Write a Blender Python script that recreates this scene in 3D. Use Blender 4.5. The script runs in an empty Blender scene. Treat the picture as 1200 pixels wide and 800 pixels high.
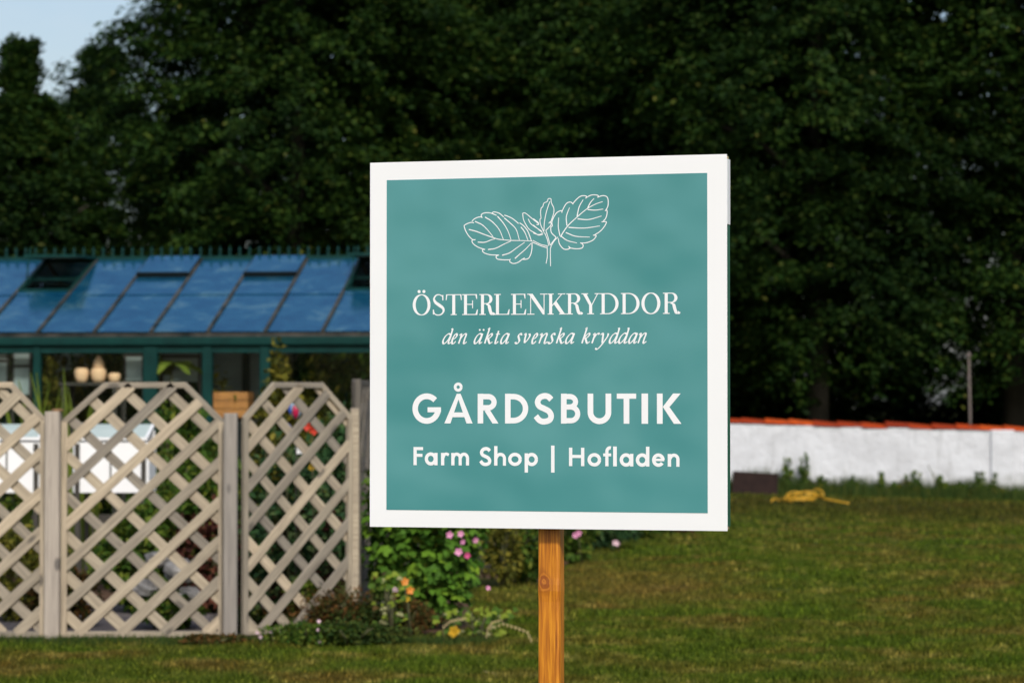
import bpy, math, random
import numpy as np
from mathutils import Vector, Matrix

PI = math.pi
sc = bpy.context.scene
COL = sc.collection
rnd = random.Random(7)
npr = np.random.default_rng(11)

# ------------------------------------------------------------------ camera
CAM_H = 1.63
cam_d = bpy.data.cameras.new('camera')
cam = bpy.data.objects.new('camera', cam_d)
COL.objects.link(cam)
cam.location = (0, 0, CAM_H)
cam.rotation_euler = (math.radians(90 + 1.289), 0, 0)
cam_d.lens = 100
cam_d.sensor_width = 36
cam_d.clip_end = 3000
cam_d.dof.use_dof = True
cam_d.dof.focus_distance = 7.75
cam_d.dof.aperture_fstop = 6.6
cam_d.dof.aperture_blades = 0
sc.camera = cam

# ------------------------------------------------------------------ sky and sun
SUN_EL, SUN_AZ = math.radians(40), math.radians(168)      # azimuth clockwise from +Y: behind the camera, a little to the right
world = bpy.data.worlds.new('World')
sc.world = world
world.use_nodes = True
wn, wl = world.node_tree.nodes, world.node_tree.links
wn.clear()
sky = wn.new('ShaderNodeTexSky')
sky.sky_type = 'NISHITA'
sky.sun_disc = False
sky.sun_elevation = SUN_EL
sky.sun_rotation = SUN_AZ
sky.air_density = 1.0
sky.dust_density = 2.6
sky.ozone_density = 1.2
bg = wn.new('ShaderNodeBackground')
bg.inputs['Strength'].default_value = 0.14
wo = wn.new('ShaderNodeOutputWorld')
# thin broken cloud, the same all round the sky
tc = wn.new('ShaderNodeTexCoord'); mpw = wn.new('ShaderNodeMapping'); mpw.inputs['Scale'].default_value = (1, 1, 2.6)
cn = wn.new('ShaderNodeTexNoise'); cn.inputs['Scale'].default_value = 2.6; cn.inputs['Detail'].default_value = 7; cn.inputs['Roughness'].default_value = .58
cr = wn.new('ShaderNodeValToRGB'); cr.color_ramp.elements[0].position = .43; cr.color_ramp.elements[1].position = .72
cr.color_ramp.elements[1].color = (.6, .6, .6, 1)
cm = wn.new('ShaderNodeMix'); cm.data_type = 'RGBA'; cm.inputs[7].default_value = (5.2, 5.4, 5.6, 1)
wl.new(tc.outputs['Generated'], mpw.inputs['Vector']); wl.new(mpw.outputs['Vector'], cn.inputs['Vector']); wl.new(cn.outputs['Fac'], cr.inputs['Fac'])
wl.new(cr.outputs['Color'], cm.inputs[0]); wl.new(sky.outputs['Color'], cm.inputs[6]); wl.new(cm.outputs[2], bg.inputs['Color'])
wl.new(bg.outputs['Background'], wo.inputs['Surface'])

sun_d = bpy.data.lights.new('sun', 'SUN')
sun_d.energy = 2.6
sun_d.angle = math.radians(6.0)
sun_d.color = (1.0, 0.96, 0.905)
sun = bpy.data.objects.new('sun', sun_d)
COL.objects.link(sun)
sv = Vector((math.sin(SUN_AZ) * math.cos(SUN_EL), math.cos(SUN_AZ) * math.cos(SUN_EL), math.sin(SUN_EL)))
sun.rotation_euler = sv.to_track_quat('Z', 'Y').to_euler()

sc.view_settings.view_transform = 'Standard'
sc.view_settings.look = 'None'
sc.view_settings.exposure = 0.06
sc.view_settings.gamma = 1.0
sc.render.engine = 'CYCLES'
sc.cycles.max_bounces = 6
sc.cycles.transparent_max_bounces = 12

# ------------------------------------------------------------------ helpers
def tag(o, label=None, cat=None, group=None, kind=None):
    if label: o['label'] = label
    if cat: o['category'] = cat
    if group: o['group'] = group
    if kind: o['kind'] = kind
    return o

def link(name, me, parent=None, loc=None, rot=None):
    o = bpy.data.objects.new(name, me)
    COL.objects.link(o)
    if parent is not None: o.parent = parent
    if loc is not None: o.location = loc
    if rot is not None: o.rotation_euler = rot
    return o

def thing(name, loc, rz=0, label=None, cat=None, group=None):
    o = link(name, None, None, loc, (0, 0, rz))
    o.empty_display_size = 0.1
    return tag(o, label, cat, group)

class MB:
    """collects vertices and faces for one mesh"""
    def __init__(s): s.v = []; s.f = []; s.sm = []
    def add(s, vs, fs, smooth=False):
        n = len(s.v)
        s.v += [tuple(p) for p in vs]
        s.f += [tuple(i + n for i in f) for f in fs]
        s.sm += [smooth] * len(fs)
    def box(s, x0, x1, y0, y1, z0, z1, bev=0.0):
        if bev <= 0:
            s.add([(x0,y0,z0),(x1,y0,z0),(x1,y1,z0),(x0,y1,z0),(x0,y0,z1),(x1,y0,z1),(x1,y1,z1),(x0,y1,z1)],
                  [(0,3,2,1),(4,5,6,7),(0,1,5,4),(1,2,6,5),(2,3,7,6),(3,0,4,7)])
            return
        b = bev
        vs = []
        ring = lambda z, i: [(x0+b+i, y0+i, z), (x1-b-i, y0+i, z), (x1-i, y0+b+i, z), (x1-i, y1-b-i, z),
                             (x1-b-i, y1-i, z), (x0+b+i, y1-i, z), (x0+i, y1-b-i, z), (x0+i, y0+b+i, z)]
        for z, i in ((z0, b*.6), (z0+b, 0), (z1-b, 0), (z1, b*.6)): vs += ring(z, i)
        fs = [tuple(range(7, -1, -1)), tuple(range(24, 32))]
        for k in range(3):
            for j in range(8):
                a, c = k*8+j, k*8+(j+1) % 8
                fs.append((a, c, c+8, a+8))
        s.add(vs, fs)
    def obox(s, c, ax, ay, az, hx, hy, hz):
        c, ax, ay, az = Vector(c), Vector(ax), Vector(ay), Vector(az)
        vs = []
        for k in (-1, 1):
            for i, j in ((-1,-1),(1,-1),(1,1),(-1,1)):
                vs.append(c + ax*hx*i + ay*hy*j + az*hz*k)
        s.add(vs, [(0,3,2,1),(4,5,6,7),(0,1,5,4),(1,2,6,5),(2,3,7,6),(3,0,4,7)])
    def tube(s, pts, rads, n=8, caps=True, smooth=True):
        pts = [Vector(p) for p in pts]
        if not hasattr(rads, '__len__'): rads = [rads]*len(pts)
        vs = []; up = None
        for i, p in enumerate(pts):
            d = (pts[min(i+1, len(pts)-1)] - pts[max(i-1, 0)]).normalized()
            if up is None:
                up = Vector((0,0,1)) if abs(d.z) < .9 else Vector((1,0,0))
            a = d.cross(up).normalized(); b = d.cross(a).normalized(); up = -b if False else up
            for k in range(n):
                t = 2*PI*k/n
                vs.append(p + (a*math.cos(t) + b*math.sin(t))*rads[i])
        fs = []
        for i in range(len(pts)-1):
            for k in range(n):
                a, c = i*n+k, i*n+(k+1) % n
                fs.append((a, a+n, c+n, c))
        if caps:
            fs += [tuple(range(n)), tuple(range((len(pts)-1)*n+n-1, (len(pts)-1)*n-1, -1))]
        s.add(vs, fs, smooth)
    def lathe(s, prof, c=(0,0,0), n=16):
        vs = []
        for r, z in prof:
            for k in range(n):
                t = 2*PI*k/n
                vs.append((c[0]+r*math.cos(t), c[1]+r*math.sin(t), c[2]+z))
        fs = []
        for i in range(len(prof)-1):
            for k in range(n):
                a, d = i*n+k, i*n+(k+1) % n
                fs.append((a, d, d+n, a+n))
        fs += [tuple(range(n-1, -1, -1)), tuple(range((len(prof)-1)*n, len(prof)*n))]
        s.add(vs, fs, True)
    def mesh(s, name, mat):
        me = bpy.data.meshes.new(name)
        me.from_pydata(s.v, [], s.f)
        me.polygons.foreach_set('use_smooth', s.sm)
        if mat: me.materials.append(mat)
        me.update()
        return me
    def build(s, name, mat, parent=None, loc=None, rot=None):
        return link(name, s.mesh(name, mat), parent, loc, rot)

def poly_mesh(name, V, mat, k):
    """V: (n,k,3) array of n loose k-gons"""
    n = len(V)
    me = bpy.data.meshes.new(name)
    me.vertices.add(n*k)
    me.vertices.foreach_set('co', np.ascontiguousarray(V, dtype=np.float32).ravel())
    me.loops.add(n*k)
    me.loops.foreach_set('vertex_index', np.arange(n*k, dtype=np.int32))
    me.polygons.add(n)
    me.polygons.foreach_set('loop_start', np.arange(0, n*k, k, dtype=np.int32))
    me.polygons.foreach_set('loop_total', np.full(n, k, dtype=np.int32))
    me.materials.append(mat)
    me.update(calc_edges=True)
    return me

def leaf_quads(c, d, nrm, L, W):
    """rhombic leaves: c centres, d direction along the leaf, nrm normal; all (n,3)"""
    d = d/np.linalg.norm(d, axis=1, keepdims=True)
    s = np.cross(nrm, d); s /= np.maximum(np.linalg.norm(s, axis=1, keepdims=True), 1e-6)
    up = np.cross(d, s)
    L = L[:, None]; W = W[:, None]
    p0 = c - d*L*.5
    p1 = c - d*L*.05 + s*W*.5 + up*W*.12
    p2 = c + d*L*.5 - up*W*.15
    p3 = c - d*L*.05 - s*W*.5 + up*W*.12
    return np.stack([p0, p1, p2, p3], 1)

def rdir(n):
    v = npr.normal(size=(n, 3)); return v/np.linalg.norm(v, axis=1, keepdims=True)

# ------------------------------------------------------------------ materials
def new_mat(name):
    m = bpy.data.materials.new(name); m.use_nodes = True
    nt = m.node_tree
    return m, nt, nt.nodes['Principled BSDF']

def N(nt, kind, **kw):
    n = nt.nodes.new(kind)
    for k, v in kw.items():
        if k in n.inputs: n.inputs[k].default_value = v
        else: setattr(n, k, v)
    return n

def ramp(nt, fac, stops):
    r = nt.nodes.new('ShaderNodeValToRGB')
    el = r.color_ramp.elements
    while len(el) < len(stops): el.new(0.5)
    for e, (p, c) in zip(el, stops):
        e.position = p; e.color = (*c, 1) if len(c) == 3 else c
    nt.links.new(fac, r.inputs['Fac'])
    return r.outputs['Color']

def mixc(nt, fac, a, b, mode='MIX'):
    m = nt.nodes.new('ShaderNodeMix'); m.data_type = 'RGBA'; m.blend_type = mode
    for sock, val in ((m.inputs[0], fac), (m.inputs[6], a), (m.inputs[7], b)):
        if isinstance(val, (int, float)): sock.default_value = val
        elif isinstance(val, tuple): sock.default_value = (*val, 1)
        else: nt.links.new(val, sock)
    return m.outputs[2]

def coords(nt, kind='Object', scale=(1,1,1), rot=(0,0,0), world=False):
    if world:
        g = nt.nodes.new('ShaderNodeNewGeometry'); out = g.outputs['Position']
    else:
        t = nt.nodes.new('ShaderNodeTexCoord'); out = t.outputs[kind]
    mp = nt.nodes.new('ShaderNodeMapping')
    mp.inputs['Scale'].default_value = scale; mp.inputs['Rotation'].default_value = rot
    nt.links.new(out, mp.inputs['Vector'])
    return mp.outputs['Vector']

def noise(nt, vec, scale, detail=4, rough=.55, dist=0):
    n = N(nt, 'ShaderNodeTexNoise', Scale=scale, Detail=detail, Roughness=rough, Distortion=dist)
    nt.links.new(vec, n.inputs['Vector'])
    return n.outputs['Fac']

def bump(nt, bsdf, h, strength=.3, dist=.01):
    b = N(nt, 'ShaderNodeBump', Strength=strength, Distance=dist)
    nt.links.new(h, b.inputs['Height']); nt.links.new(b.outputs['Normal'], bsdf.inputs['Normal'])

def simple(name, a, b=None, scale=8, rough=.6, bmp=0, world=False, metallic=0, spec=.5, stretch=(1,1,1)):
    m, nt, p = new_mat(name)
    p.inputs['Roughness'].default_value = rough
    p.inputs['Metallic'].default_value = metallic
    p.inputs['Specular IOR Level'].default_value = spec
    if b is None: b = tuple(x*.75 for x in a)
    v = coords(nt, scale=stretch, world=world)
    f = noise(nt, v, scale, 5)
    c = ramp(nt, f, [(.3, b), (.7, a)])
    nt.links.new(c, p.inputs['Base Color'])
    if bmp: bump(nt, p, f, bmp, .01)
    return m

def leaf_mat(name, stops, rough=.5, patch=None, spec=.35, transl=.25):
    """leaf colour differs from leaf to leaf and drifts over the crown"""
    m, nt, p = new_mat(name)
    g = nt.nodes.new('ShaderNodeNewGeometry')
    c = ramp(nt, g.outputs['Random Per Island'], stops)
    if patch:
        f = noise(nt, coords(nt, world=True), patch[0], 3)
        c = mixc(nt, ramp(nt, f, [(.42, (0,0,0)), (.62, (1,1,1))]), c, mixc(nt, 1.0, c, patch[1], 'MULTIPLY'))
    nt.links.new(c, p.inputs['Base Color'])
    p.inputs['Roughness'].default_value = rough
    p.inputs['Specular IOR Level'].default_value = spec
    if transl:
        tr = nt.nodes.new('ShaderNodeBsdfTranslucent'); nt.links.new(c, tr.inputs['Color'])
        mx = nt.nodes.new('ShaderNodeMixShader'); mx.inputs[0].default_value = transl
        out = nt.nodes['Material Output']
        nt.links.new(p.outputs[0], mx.inputs[1]); nt.links.new(tr.outputs[0], mx.inputs[2])
        nt.links.new(mx.outputs[0], out.inputs['Surface'])
    return m

def wood(name, a, b, dark, axis='Z', grain=60, rough=.75, knots=True, spec=.3):
    m, nt, p = new_mat(name)
    st = {'X': (.06, 1, 1), 'Z': (1, 1, .06)}[axis]
    v = coords(nt, scale=st)
    oi = nt.nodes.new('ShaderNodeObjectInfo')
    add = nt.nodes.new('ShaderNodeVectorMath'); add.operation = 'ADD'
    sc_ = nt.nodes.new('ShaderNodeVectorMath'); sc_.operation = 'SCALE'
    cx = nt.nodes.new('ShaderNodeCombineXYZ')
    nt.links.new(oi.outputs['Random'], cx.inputs[0]); nt.links.new(oi.outputs['Random'], cx.inputs[1]); nt.links.new(oi.outputs['Random'], cx.inputs[2])
    nt.links.new(cx.outputs[0], sc_.inputs[0]); sc_.inputs['Scale'].default_value = 37
    nt.links.new(v, add.inputs[0]); nt.links.new(sc_.outputs[0], add.inputs[1])
    f = noise(nt, add.outputs[0], grain, 5, .6, .6)
    f2 = noise(nt, add.outputs[0], 4, 3)
    c = ramp(nt, f, [(.3, b), (.62, a)])
    c = mixc(nt, ramp(nt, f2, [(.45, (0,0,0)), (.75, (.55,.55,.55))]), c, dark)
    # board to board difference
    hv = ramp(nt, oi.outputs['Random'], [(0, (.56,.57,.60)), (.5, (.88,.86,.82)), (1, (1.16,1.10,1.02))])
    c = mixc(nt, 1.0, c, hv, 'MULTIPLY')
    kn = N(nt, 'ShaderNodeTexVoronoi', Scale=5.0)      # knots
    vk_ = coords(nt, scale={'X': (.45, 0, 1), 'Z': (1, 0, .45)}[axis])
    ad2 = nt.nodes.new('ShaderNodeVectorMath'); ad2.operation = 'ADD'
    nt.links.new(vk_, ad2.inputs[0]); nt.links.new(sc_.outputs[0], ad2.inputs[1]); nt.links.new(ad2.outputs[0], kn.inputs['Vector'])
    c = mixc(nt, ramp(nt, kn.outputs['Distance'], [(.07, (.8,.8,.8)), (.13, (0,0,0))]), c, tuple(x*.4 for x in dark))
    nt.links.new(c, p.inputs['Base Color'])
    p.inputs['Roughness'].default_value = rough
    p.inputs['Specular IOR Level'].default_value = spec
    bump(nt, p, f, .5, .006)
    return m

M = {}
# lawn: green with drier brown and straw patches
def ground_colour(nt, bright=1.0):
    v = coords(nt, world=True)
    a = noise(nt, v, .55, 5, .6, .3)
    b = noise(nt, v, 4.2, 5, .65)
    g1 = tuple(x*bright for x in (.054, .086, .006)); g2 = tuple(x*bright for x in (.082, .063, .013))
    c = ramp(nt, a, [(.38, g1), (.62, g2)])
    d = tuple(x*bright for x in (.29, .25, .075))
    c = mixc(nt, ramp(nt, b, [(.50, (0,0,0)), (.72, (.8,.8,.8))]), c, d)
    e = noise(nt, v, 1.1, 3, .5)
    c = mixc(nt, ramp(nt, e, [(.44, (.75,.75,.75)), (.60, (0,0,0))]), c, tuple(x*bright for x in (.044, .078, .006)))
    # one large dry brownish patch in the middle of the lawn, and a duller, darker zone far off
    dv = nt.nodes.new('ShaderNodeVectorMath'); dv.operation = 'DISTANCE'; dv.inputs[1].default_value = (1.0*.33, 26.0*.14, 0)
    nt.links.new(coords(nt, scale=(.33, .14, 0), world=True), dv.inputs[0])
    wob = nt.nodes.new('ShaderNodeMath'); wob.operation = 'MULTIPLY_ADD'; wob.inputs[1].default_value = .9
    nt.links.new(b, wob.inputs[0]); nt.links.new(dv.outputs['Value'], wob.inputs[2])
    c = mixc(nt, ramp(nt, wob.outputs[0], [(.62, (.62,.62,.62)), (.98, (0,0,0))]), c, tuple(x*bright for x in (.125, .090, .022)))
    far = nt.nodes.new('ShaderNodeVectorMath'); far.operation = 'DISTANCE'; far.inputs[1].default_value = (6*.08, 47*.09, 0)
    nt.links.new(coords(nt, scale=(.08, .09, 0), world=True), far.inputs[0])
    wo2 = nt.nodes.new('ShaderNodeMath'); wo2.operation = 'MULTIPLY_ADD'; wo2.inputs[1].default_value = .5
    nt.links.new(a, wo2.inputs[0]); nt.links.new(far.outputs['Value'], wo2.inputs[2])
    c = mixc(nt, ramp(nt, wo2.outputs[0], [(.55, (.7,.7,.7)), (1.0, (0,0,0))]), c, tuple(x*bright for x in (.040, .038, .008)))
    return c
m, nt, p = new_mat('lawn_soil')
nt.links.new(ground_colour(nt, .6), p.inputs['Base Color']); p.inputs['Roughness'].default_value = .95
p.inputs['Specular IOR Level'].default_value = .1
bump(nt, p, noise(nt, coords(nt, world=True), 30, 4), .5, .02)
M['ground'] = m
m, nt, p = new_mat('grass_blades')
g = nt.nodes.new('ShaderNodeNewGeometry')
c = mixc(nt, 1.0, ground_colour(nt, 1.0), ramp(nt, g.outputs['Random Per Island'], [(0, (.45,.5,.4)), (.6, (1,1,.9)), (.88, (1.7,1.6,1.3)), (1, (3.6,3.0,2.6))]), 'MULTIPLY')
nt.links.new(c, p.inputs['Base Color']); p.inputs['Roughness'].default_value = .6
p.inputs['Specular IOR Level'].default_value = .06
M['grass'] = m
M['soil'] = simple('bed_soil', (.13,.075,.045), (.055,.033,.022), 9, .95, .6, spec=.1)
M['path'] = simple('garden_gravel', (.20,.175,.175), (.11,.095,.09), 30, .95, .5, spec=.1)

M['fence'] = wood('weathered_wood', (.49,.425,.325), (.27,.23,.175), (.22,.195,.165), 'X', 55)
M['fence_grey'] = wood('greyed_post_wood', (.40,.365,.325), (.28,.255,.23), (.22,.20,.185), 'Z', 45)
M['fence_old'] = wood('old_grey_wood', (.17,.155,.13), (.10,.09,.08), (.06,.055,.05), 'Z', 45)
M['endgrain'] = simple('brown_end_grain', (.24,.13,.05), (.14,.08,.035), 30, .8)

# varnished pine post with growth lines and a knot ring
m, nt, p = new_mat('orange_pine')
v = coords(nt, scale=(1, 1, .045))
f = noise(nt, v, 150, 3, .6, .3)
f2 = noise(nt, coords(nt, scale=(1,1,.12)), 25, 3)
c = ramp(nt, f, [(.30, (.20,.050,.002)), (.48, (.44,.140,.005)), (.66, (.68,.27,.014))])
c = mixc(nt, ramp(nt, f2, [(.4, (0,0,0)), (.8, (.5,.5,.5))]), c, (.64,.23,.018))
vk = coords(nt)
dv = nt.nodes.new('ShaderNodeVectorMath'); dv.operation = 'DISTANCE'
mpk = nt.nodes.new('ShaderNodeMapping'); mpk.inputs['Scale'].default_value = (1, .25, .62); mpk.inputs['Location'].default_value = (.004, 0, -.006)
nz = N(nt, 'ShaderNodeTexNoise', Scale=38, Detail=3); nt.links.new(vk, nz.inputs['Vector'])
nm_ = nt.nodes.new('ShaderNodeVectorMath'); nm_.operation = 'MULTIPLY_ADD'; nm_.inputs[1].default_value = (.022, .0, .022)
nt.links.new(nz.outputs['Color'], nm_.inputs[0]); nt.links.new(vk, nm_.inputs[2])
nt.links.new(nm_.outputs[0], mpk.inputs['Vector'])
nt.links.new(mpk.outputs[0], dv.inputs[0]); dv.inputs[1].default_value = (0, .011, 1.147*.62)
wv = nt.nodes.new('ShaderNodeMath'); wv.operation = 'MULTIPLY'; wv.inputs[1].default_value = 520
nt.links.new(dv.outputs['Value'], wv.inputs[0])
sn = nt.nodes.new('ShaderNodeMath'); sn.operation = 'SINE'; nt.links.new(wv.outputs[0], sn.inputs[0])
ringc = ramp(nt, sn.outputs[0], [(.1, (.24,.055,.003)), (.9, (.46,.15,.010))])
mask = ramp(nt, dv.outputs['Value'], [(.012, (.85,.85,.85)), (.026, (0,0,0))])
c = mixc(nt, mask, c, ringc)
nt.links.new(c, p.inputs['Base Color']); p.inputs['Roughness'].default_value = .42
bump(nt, p, f, .5, .002)
M['pine'] = m
M['raw_wood'] = simple('raw_wood_core', (.55,.40,.22), (.40,.27,.13), 40, .8)

m, nt, p = new_mat('white_sign_sheet')
f = noise(nt, coords(nt), 3, 3)
nt.links.new(ramp(nt, f, [(.3, (.80,.805,.81)), (.7, (.83,.835,.84))]), p.inputs['Base Color'])
p.inputs['Roughness'].default_value = .42; p.inputs['Specular IOR Level'].default_value = .4
M['white'] = m
M['print_white'] = simple('white_print', (.84,.845,.855), (.81,.815,.825), 5, .45)
m, nt, p = new_mat('teal_print')
f = noise(nt, coords(nt, scale=(1, 1, 1)), 2.2, 3, .5, .4)
nt.links.new(ramp(nt, f, [(.3, (.055,.245,.250)), (.7, (.078,.285,.290))]), p.inputs['Base Color'])  # soft sheen blotches painted into the teal by a slow noise
p.inputs['Roughness'].default_value = .22; p.inputs['Specular IOR Level'].default_value = .75
bump(nt, p, noise(nt, coords(nt), 2.4, 2), .42, .05)
M['teal'] = m
M['dark_green_board'] = simple('dark_green_board', (.010,.12,.060), (.007,.09,.045), 12, .5, spec=.2)

# greenhouse
M['gh_frame'] = simple('green_painted_frame', (.004,.040,.034), (.003,.026,.023), 6, .5, spec=.12)
M['gh_bar'] = simple('weathered_glazing_bar', (.075,.07,.06), (.012,.016,.016), 5, .6, spec=.1, stretch=(1,1,1))
m, nt, p = new_mat('sky_painted_roof_glass')
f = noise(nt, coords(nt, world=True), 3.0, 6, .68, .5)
nt.links.new(ramp(nt, f, [(.38, (.007,.135,.28)), (.53, (.018,.18,.33)), (.66, (.13,.32,.41))]), p.inputs['Base Color'])  # blue of the reflected sky put into the base colour, with pale smudges
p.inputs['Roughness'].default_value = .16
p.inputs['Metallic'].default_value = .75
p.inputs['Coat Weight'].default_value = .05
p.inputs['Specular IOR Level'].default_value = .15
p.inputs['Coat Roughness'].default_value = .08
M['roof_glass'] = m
m, nt, p = new_mat('clear_wall_glass')
tb = nt.nodes.new('ShaderNodeBsdfTransparent'); tb.inputs[0].default_value = (.93,.96,.95,1)
gl = nt.nodes.new('ShaderNodeBsdfGlossy'); gl.inputs['Roughness'].default_value = .05
fr = nt.nodes.new('ShaderNodeFresnel'); fr.inputs[0].default_value = 1.14
mx = nt.nodes.new('ShaderNodeMixShader')
nt.links.new(fr.outputs[0], mx.inputs[0]); nt.links.new(tb.outputs[0], mx.inputs[1]); nt.links.new(gl.outputs[0], mx.inputs[2])
nt.links.new(mx.outputs[0], nt.nodes['Material Output'].inputs['Surface'])
M['glass'] = m
M['frosted'] = simple('frosted_pale_pane', (.36,.42,.40), (.22,.27,.26), 4, .5)
M['shelf'] = simple('dark_shelf_board', (.05,.045,.035), (.03,.026,.02), 6, .8)
M['dark_rail'] = simple('black_green_rail', (.006,.010,.010), (.004,.006,.006), 6, .7, spec=.1)
M['crate'] = simple('orange_crate_wood', (.52,.22,.055), (.38,.15,.04), 8, .7)
M['clay'] = simple('pale_clay', (.92,.60,.36), (.84,.52,.29), 6, .8)
M['terracotta'] = simple('terracotta', (.42,.15,.06), (.30,.10,.04), 8, .85)

# garden wall
m, nt, p = new_mat('whitewashed_plaster')
v = coords(nt, world=True)
f = noise(nt, v, 1.6, 5, .6, .4)
c = ramp(nt, f, [(.33, (.52,.53,.55)), (.60, (.62,.635,.66))])
vs_ = coords(nt, scale=(2.5, 2.5, .35), world=True)
st = noise(nt, vs_, 2.2, 5, .65)
c = mixc(nt, ramp(nt, st, [(.54, (0,0,0)), (.74, (.55,.55,.55))]), c, (.27,.27,.265))
sx = nt.nodes.new('ShaderNodeSeparateXYZ'); nt.links.new(v, sx.inputs[0])      # splash dirt and moss low on the plaster
ad = nt.nodes.new('ShaderNodeMath'); ad.operation = 'MULTIPLY_ADD'; ad.inputs[1].default_value = -1.1
nt.links.new(sx.outputs['Z'], ad.inputs[0]); nt.links.new(noise(nt, v, 5, 5, .7), ad.inputs[2])
c = mixc(nt, ramp(nt, ad.outputs[0], [(.16, (0,0,0)), (.52, (.75,.75,.75))]), c, (.20,.21,.15))
nt.links.new(c, p.inputs['Base Color']); p.inputs['Roughness'].default_value = .9
bump(nt, p, noise(nt, v, 6, 5), .8, .04)
M['plaster'] = m
m, nt, p = new_mat('red_ridge_tile')
oi = nt.nodes.new('ShaderNodeObjectInfo')
c = ramp(nt, oi.outputs['Random'], [(0, (.20,.022,.006)), (.5, (.34,.042,.007)), (1, (.46,.075,.010))])
c = mixc(nt, ramp(nt, noise(nt, coords(nt, world=True), 6, 4), [(.5, (0,0,0)), (.75, (.6,.6,.6))]), c, (.16,.03,.015))
nt.links.new(c, p.inputs['Base Color']); p.inputs['Roughness'].default_value = .8; p.inputs['Specular IOR Level'].default_value = .12
M['tile'] = m
M['trough'] = simple('dark_brown_trough', (.032,.018,.015), (.018,.011,.010), 6, .8, .3, spec=.15)
M['yellow'] = simple('yellow_hose', (.72,.40,.02), (.50,.27,.015), 10, .5)
M['pale_pole'] = simple('pale_pole_wood', (.16,.13,.115), (.10,.08,.07), 6, .8)
M['bark'] = simple('tree_bark', (.040,.036,.027), (.02,.018,.014), 5, .95, .8, stretch=(1,1,.3), spec=.1)
M['stem'] = simple('plant_stem', (.09,.10,.035), (.06,.05,.02), 10, .8)
M['straw'] = simple('dry_straw', (.46,.36,.17), (.34,.26,.12), 10, .8)
M['stone'] = simple('grey_garden_stone', (.46,.44,.41), (.17,.16,.15), 9, .9, .6)
M['white_paint'] = simple('white_painted_wood', (.86,.86,.85), (.80,.80,.79), 4, .55)
M['coldglass'] = simple('pale_green_lid', (.55,.62,.56), (.42,.50,.45), 4, .3)

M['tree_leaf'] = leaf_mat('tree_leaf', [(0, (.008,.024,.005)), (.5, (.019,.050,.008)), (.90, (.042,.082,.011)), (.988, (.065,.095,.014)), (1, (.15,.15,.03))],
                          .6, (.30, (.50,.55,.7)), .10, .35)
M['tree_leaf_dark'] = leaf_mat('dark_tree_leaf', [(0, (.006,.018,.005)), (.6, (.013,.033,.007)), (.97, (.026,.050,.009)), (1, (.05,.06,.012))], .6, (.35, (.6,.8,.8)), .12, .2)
M['mallow_leaf'] = leaf_mat('mallow_leaf', [(0, (.028,.085,.010)), (.5, (.062,.165,.018)), (.9, (.12,.23,.028)), (1, (.19,.23,.03))], .6, None, .12, .3)
M['garden_leaf'] = leaf_mat('garden_leaf', [(0, (.022,.060,.008)), (.6, (.065,.125,.015)), (1, (.17,.20,.025))], .6, None, .12, .25)
M['blue_leaf'] = leaf_mat('blue_green_leaf', [(0, (.016,.050,.018)), (.7, (.040,.095,.030)), (1, (.12,.17,.06))], .6, None, .12, .25)
M['olive_leaf'] = leaf_mat('olive_leaf', [(0, (.04,.05,.008)), (.6, (.12,.12,.015)), (1, (.26,.22,.03))], .6, None, .12, .25)
M['rust_leaf'] = leaf_mat('rusty_leaf', [(0, (.045,.035,.010)), (.35, (.035,.055,.012)), (.62, (.09,.05,.014)), (1, (.19,.085,.025))], .65, None, .10, .2)
M['maroon_leaf'] = leaf_mat('maroon_leaf', [(0, (.04,.015,.012)), (.6, (.09,.03,.02)), (1, (.16,.06,.035))], .65, None, .10, .2)
M['low_leaf'] = leaf_mat('low_leaf', [(0, (.02,.045,.010)), (.6, (.04,.075,.014)), (1, (.10,.11,.02))], .65, None, .10, .2)
M['sword_leaf'] = leaf_mat('sword_leaf', [(0, (.06,.10,.015)), (1, (.20,.26,.03))], .6, None, .12, .3)
M['yellow_leaf'] = leaf_mat('yellow_leaf', [(0, (.40,.24,.02)), (1, (.75,.45,.03))], .6, None, .12, .3)
M['lime_leaf'] = leaf_mat('lime_leaf', [(0, (.10,.17,.02)), (1, (.30,.36,.04))], .6, None, .12, .3)
M['cream_leaf'] = leaf_mat('cream_leaf', [(0, (.20,.22,.08)), (1, (.42,.40,.20))], .6, None, .12, .3)
M['pink'] = simple('pink_petal', (.72,.30,.48), (.60,.20,.38), 20, .6)
M['deep_pink'] = simple('deep_pink_petal', (.60,.07,.22), (.48,.05,.16), 20, .6)
M['pale_pink'] = simple('pale_pink_petal', (.78,.56,.62), (.66,.44,.52), 20, .6)
M['red'] = simple('red_petal', (.70,.05,.02), (.5,.03,.015), 20, .6)
M['orange'] = simple('orange_petal', (.75,.27,.03), (.6,.18,.02), 20, .6)
M['white_petal'] = simple('white_petal', (.84,.84,.84), (.75,.75,.78), 20, .6)
M['glass_blue'] = simple('blue_glass', (.05,.11,.42), (.03,.06,.28), 20, .15)
M['glass_red'] = simple('red_glass', (.50,.02,.08), (.35,.015,.05), 20, .15)
M['glass_pale'] = simple('pale_glass', (.45,.60,.70), (.30,.45,.55), 20, .15)

# ------------------------------------------------------------------ setting: ground
def sstep(a, b, x):
    t = np.clip((x-a)/(b-a), 0, 1); return t*t*(3-2*t)
def gz(x, y):
    """the lawn falls away a little towards the right in the distance"""
    x = np.asarray(x, float); y = np.asarray(y, float)
    return (-.029*np.clip(x-4.1, 0, 9)*sstep(30, 50, y)
            + (.02*np.sin(x*1.1+y*.37)+.015*np.sin(x*.5-y*.9))*sstep(22, 26, y)*(1-sstep(45, 52, y)))

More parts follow.
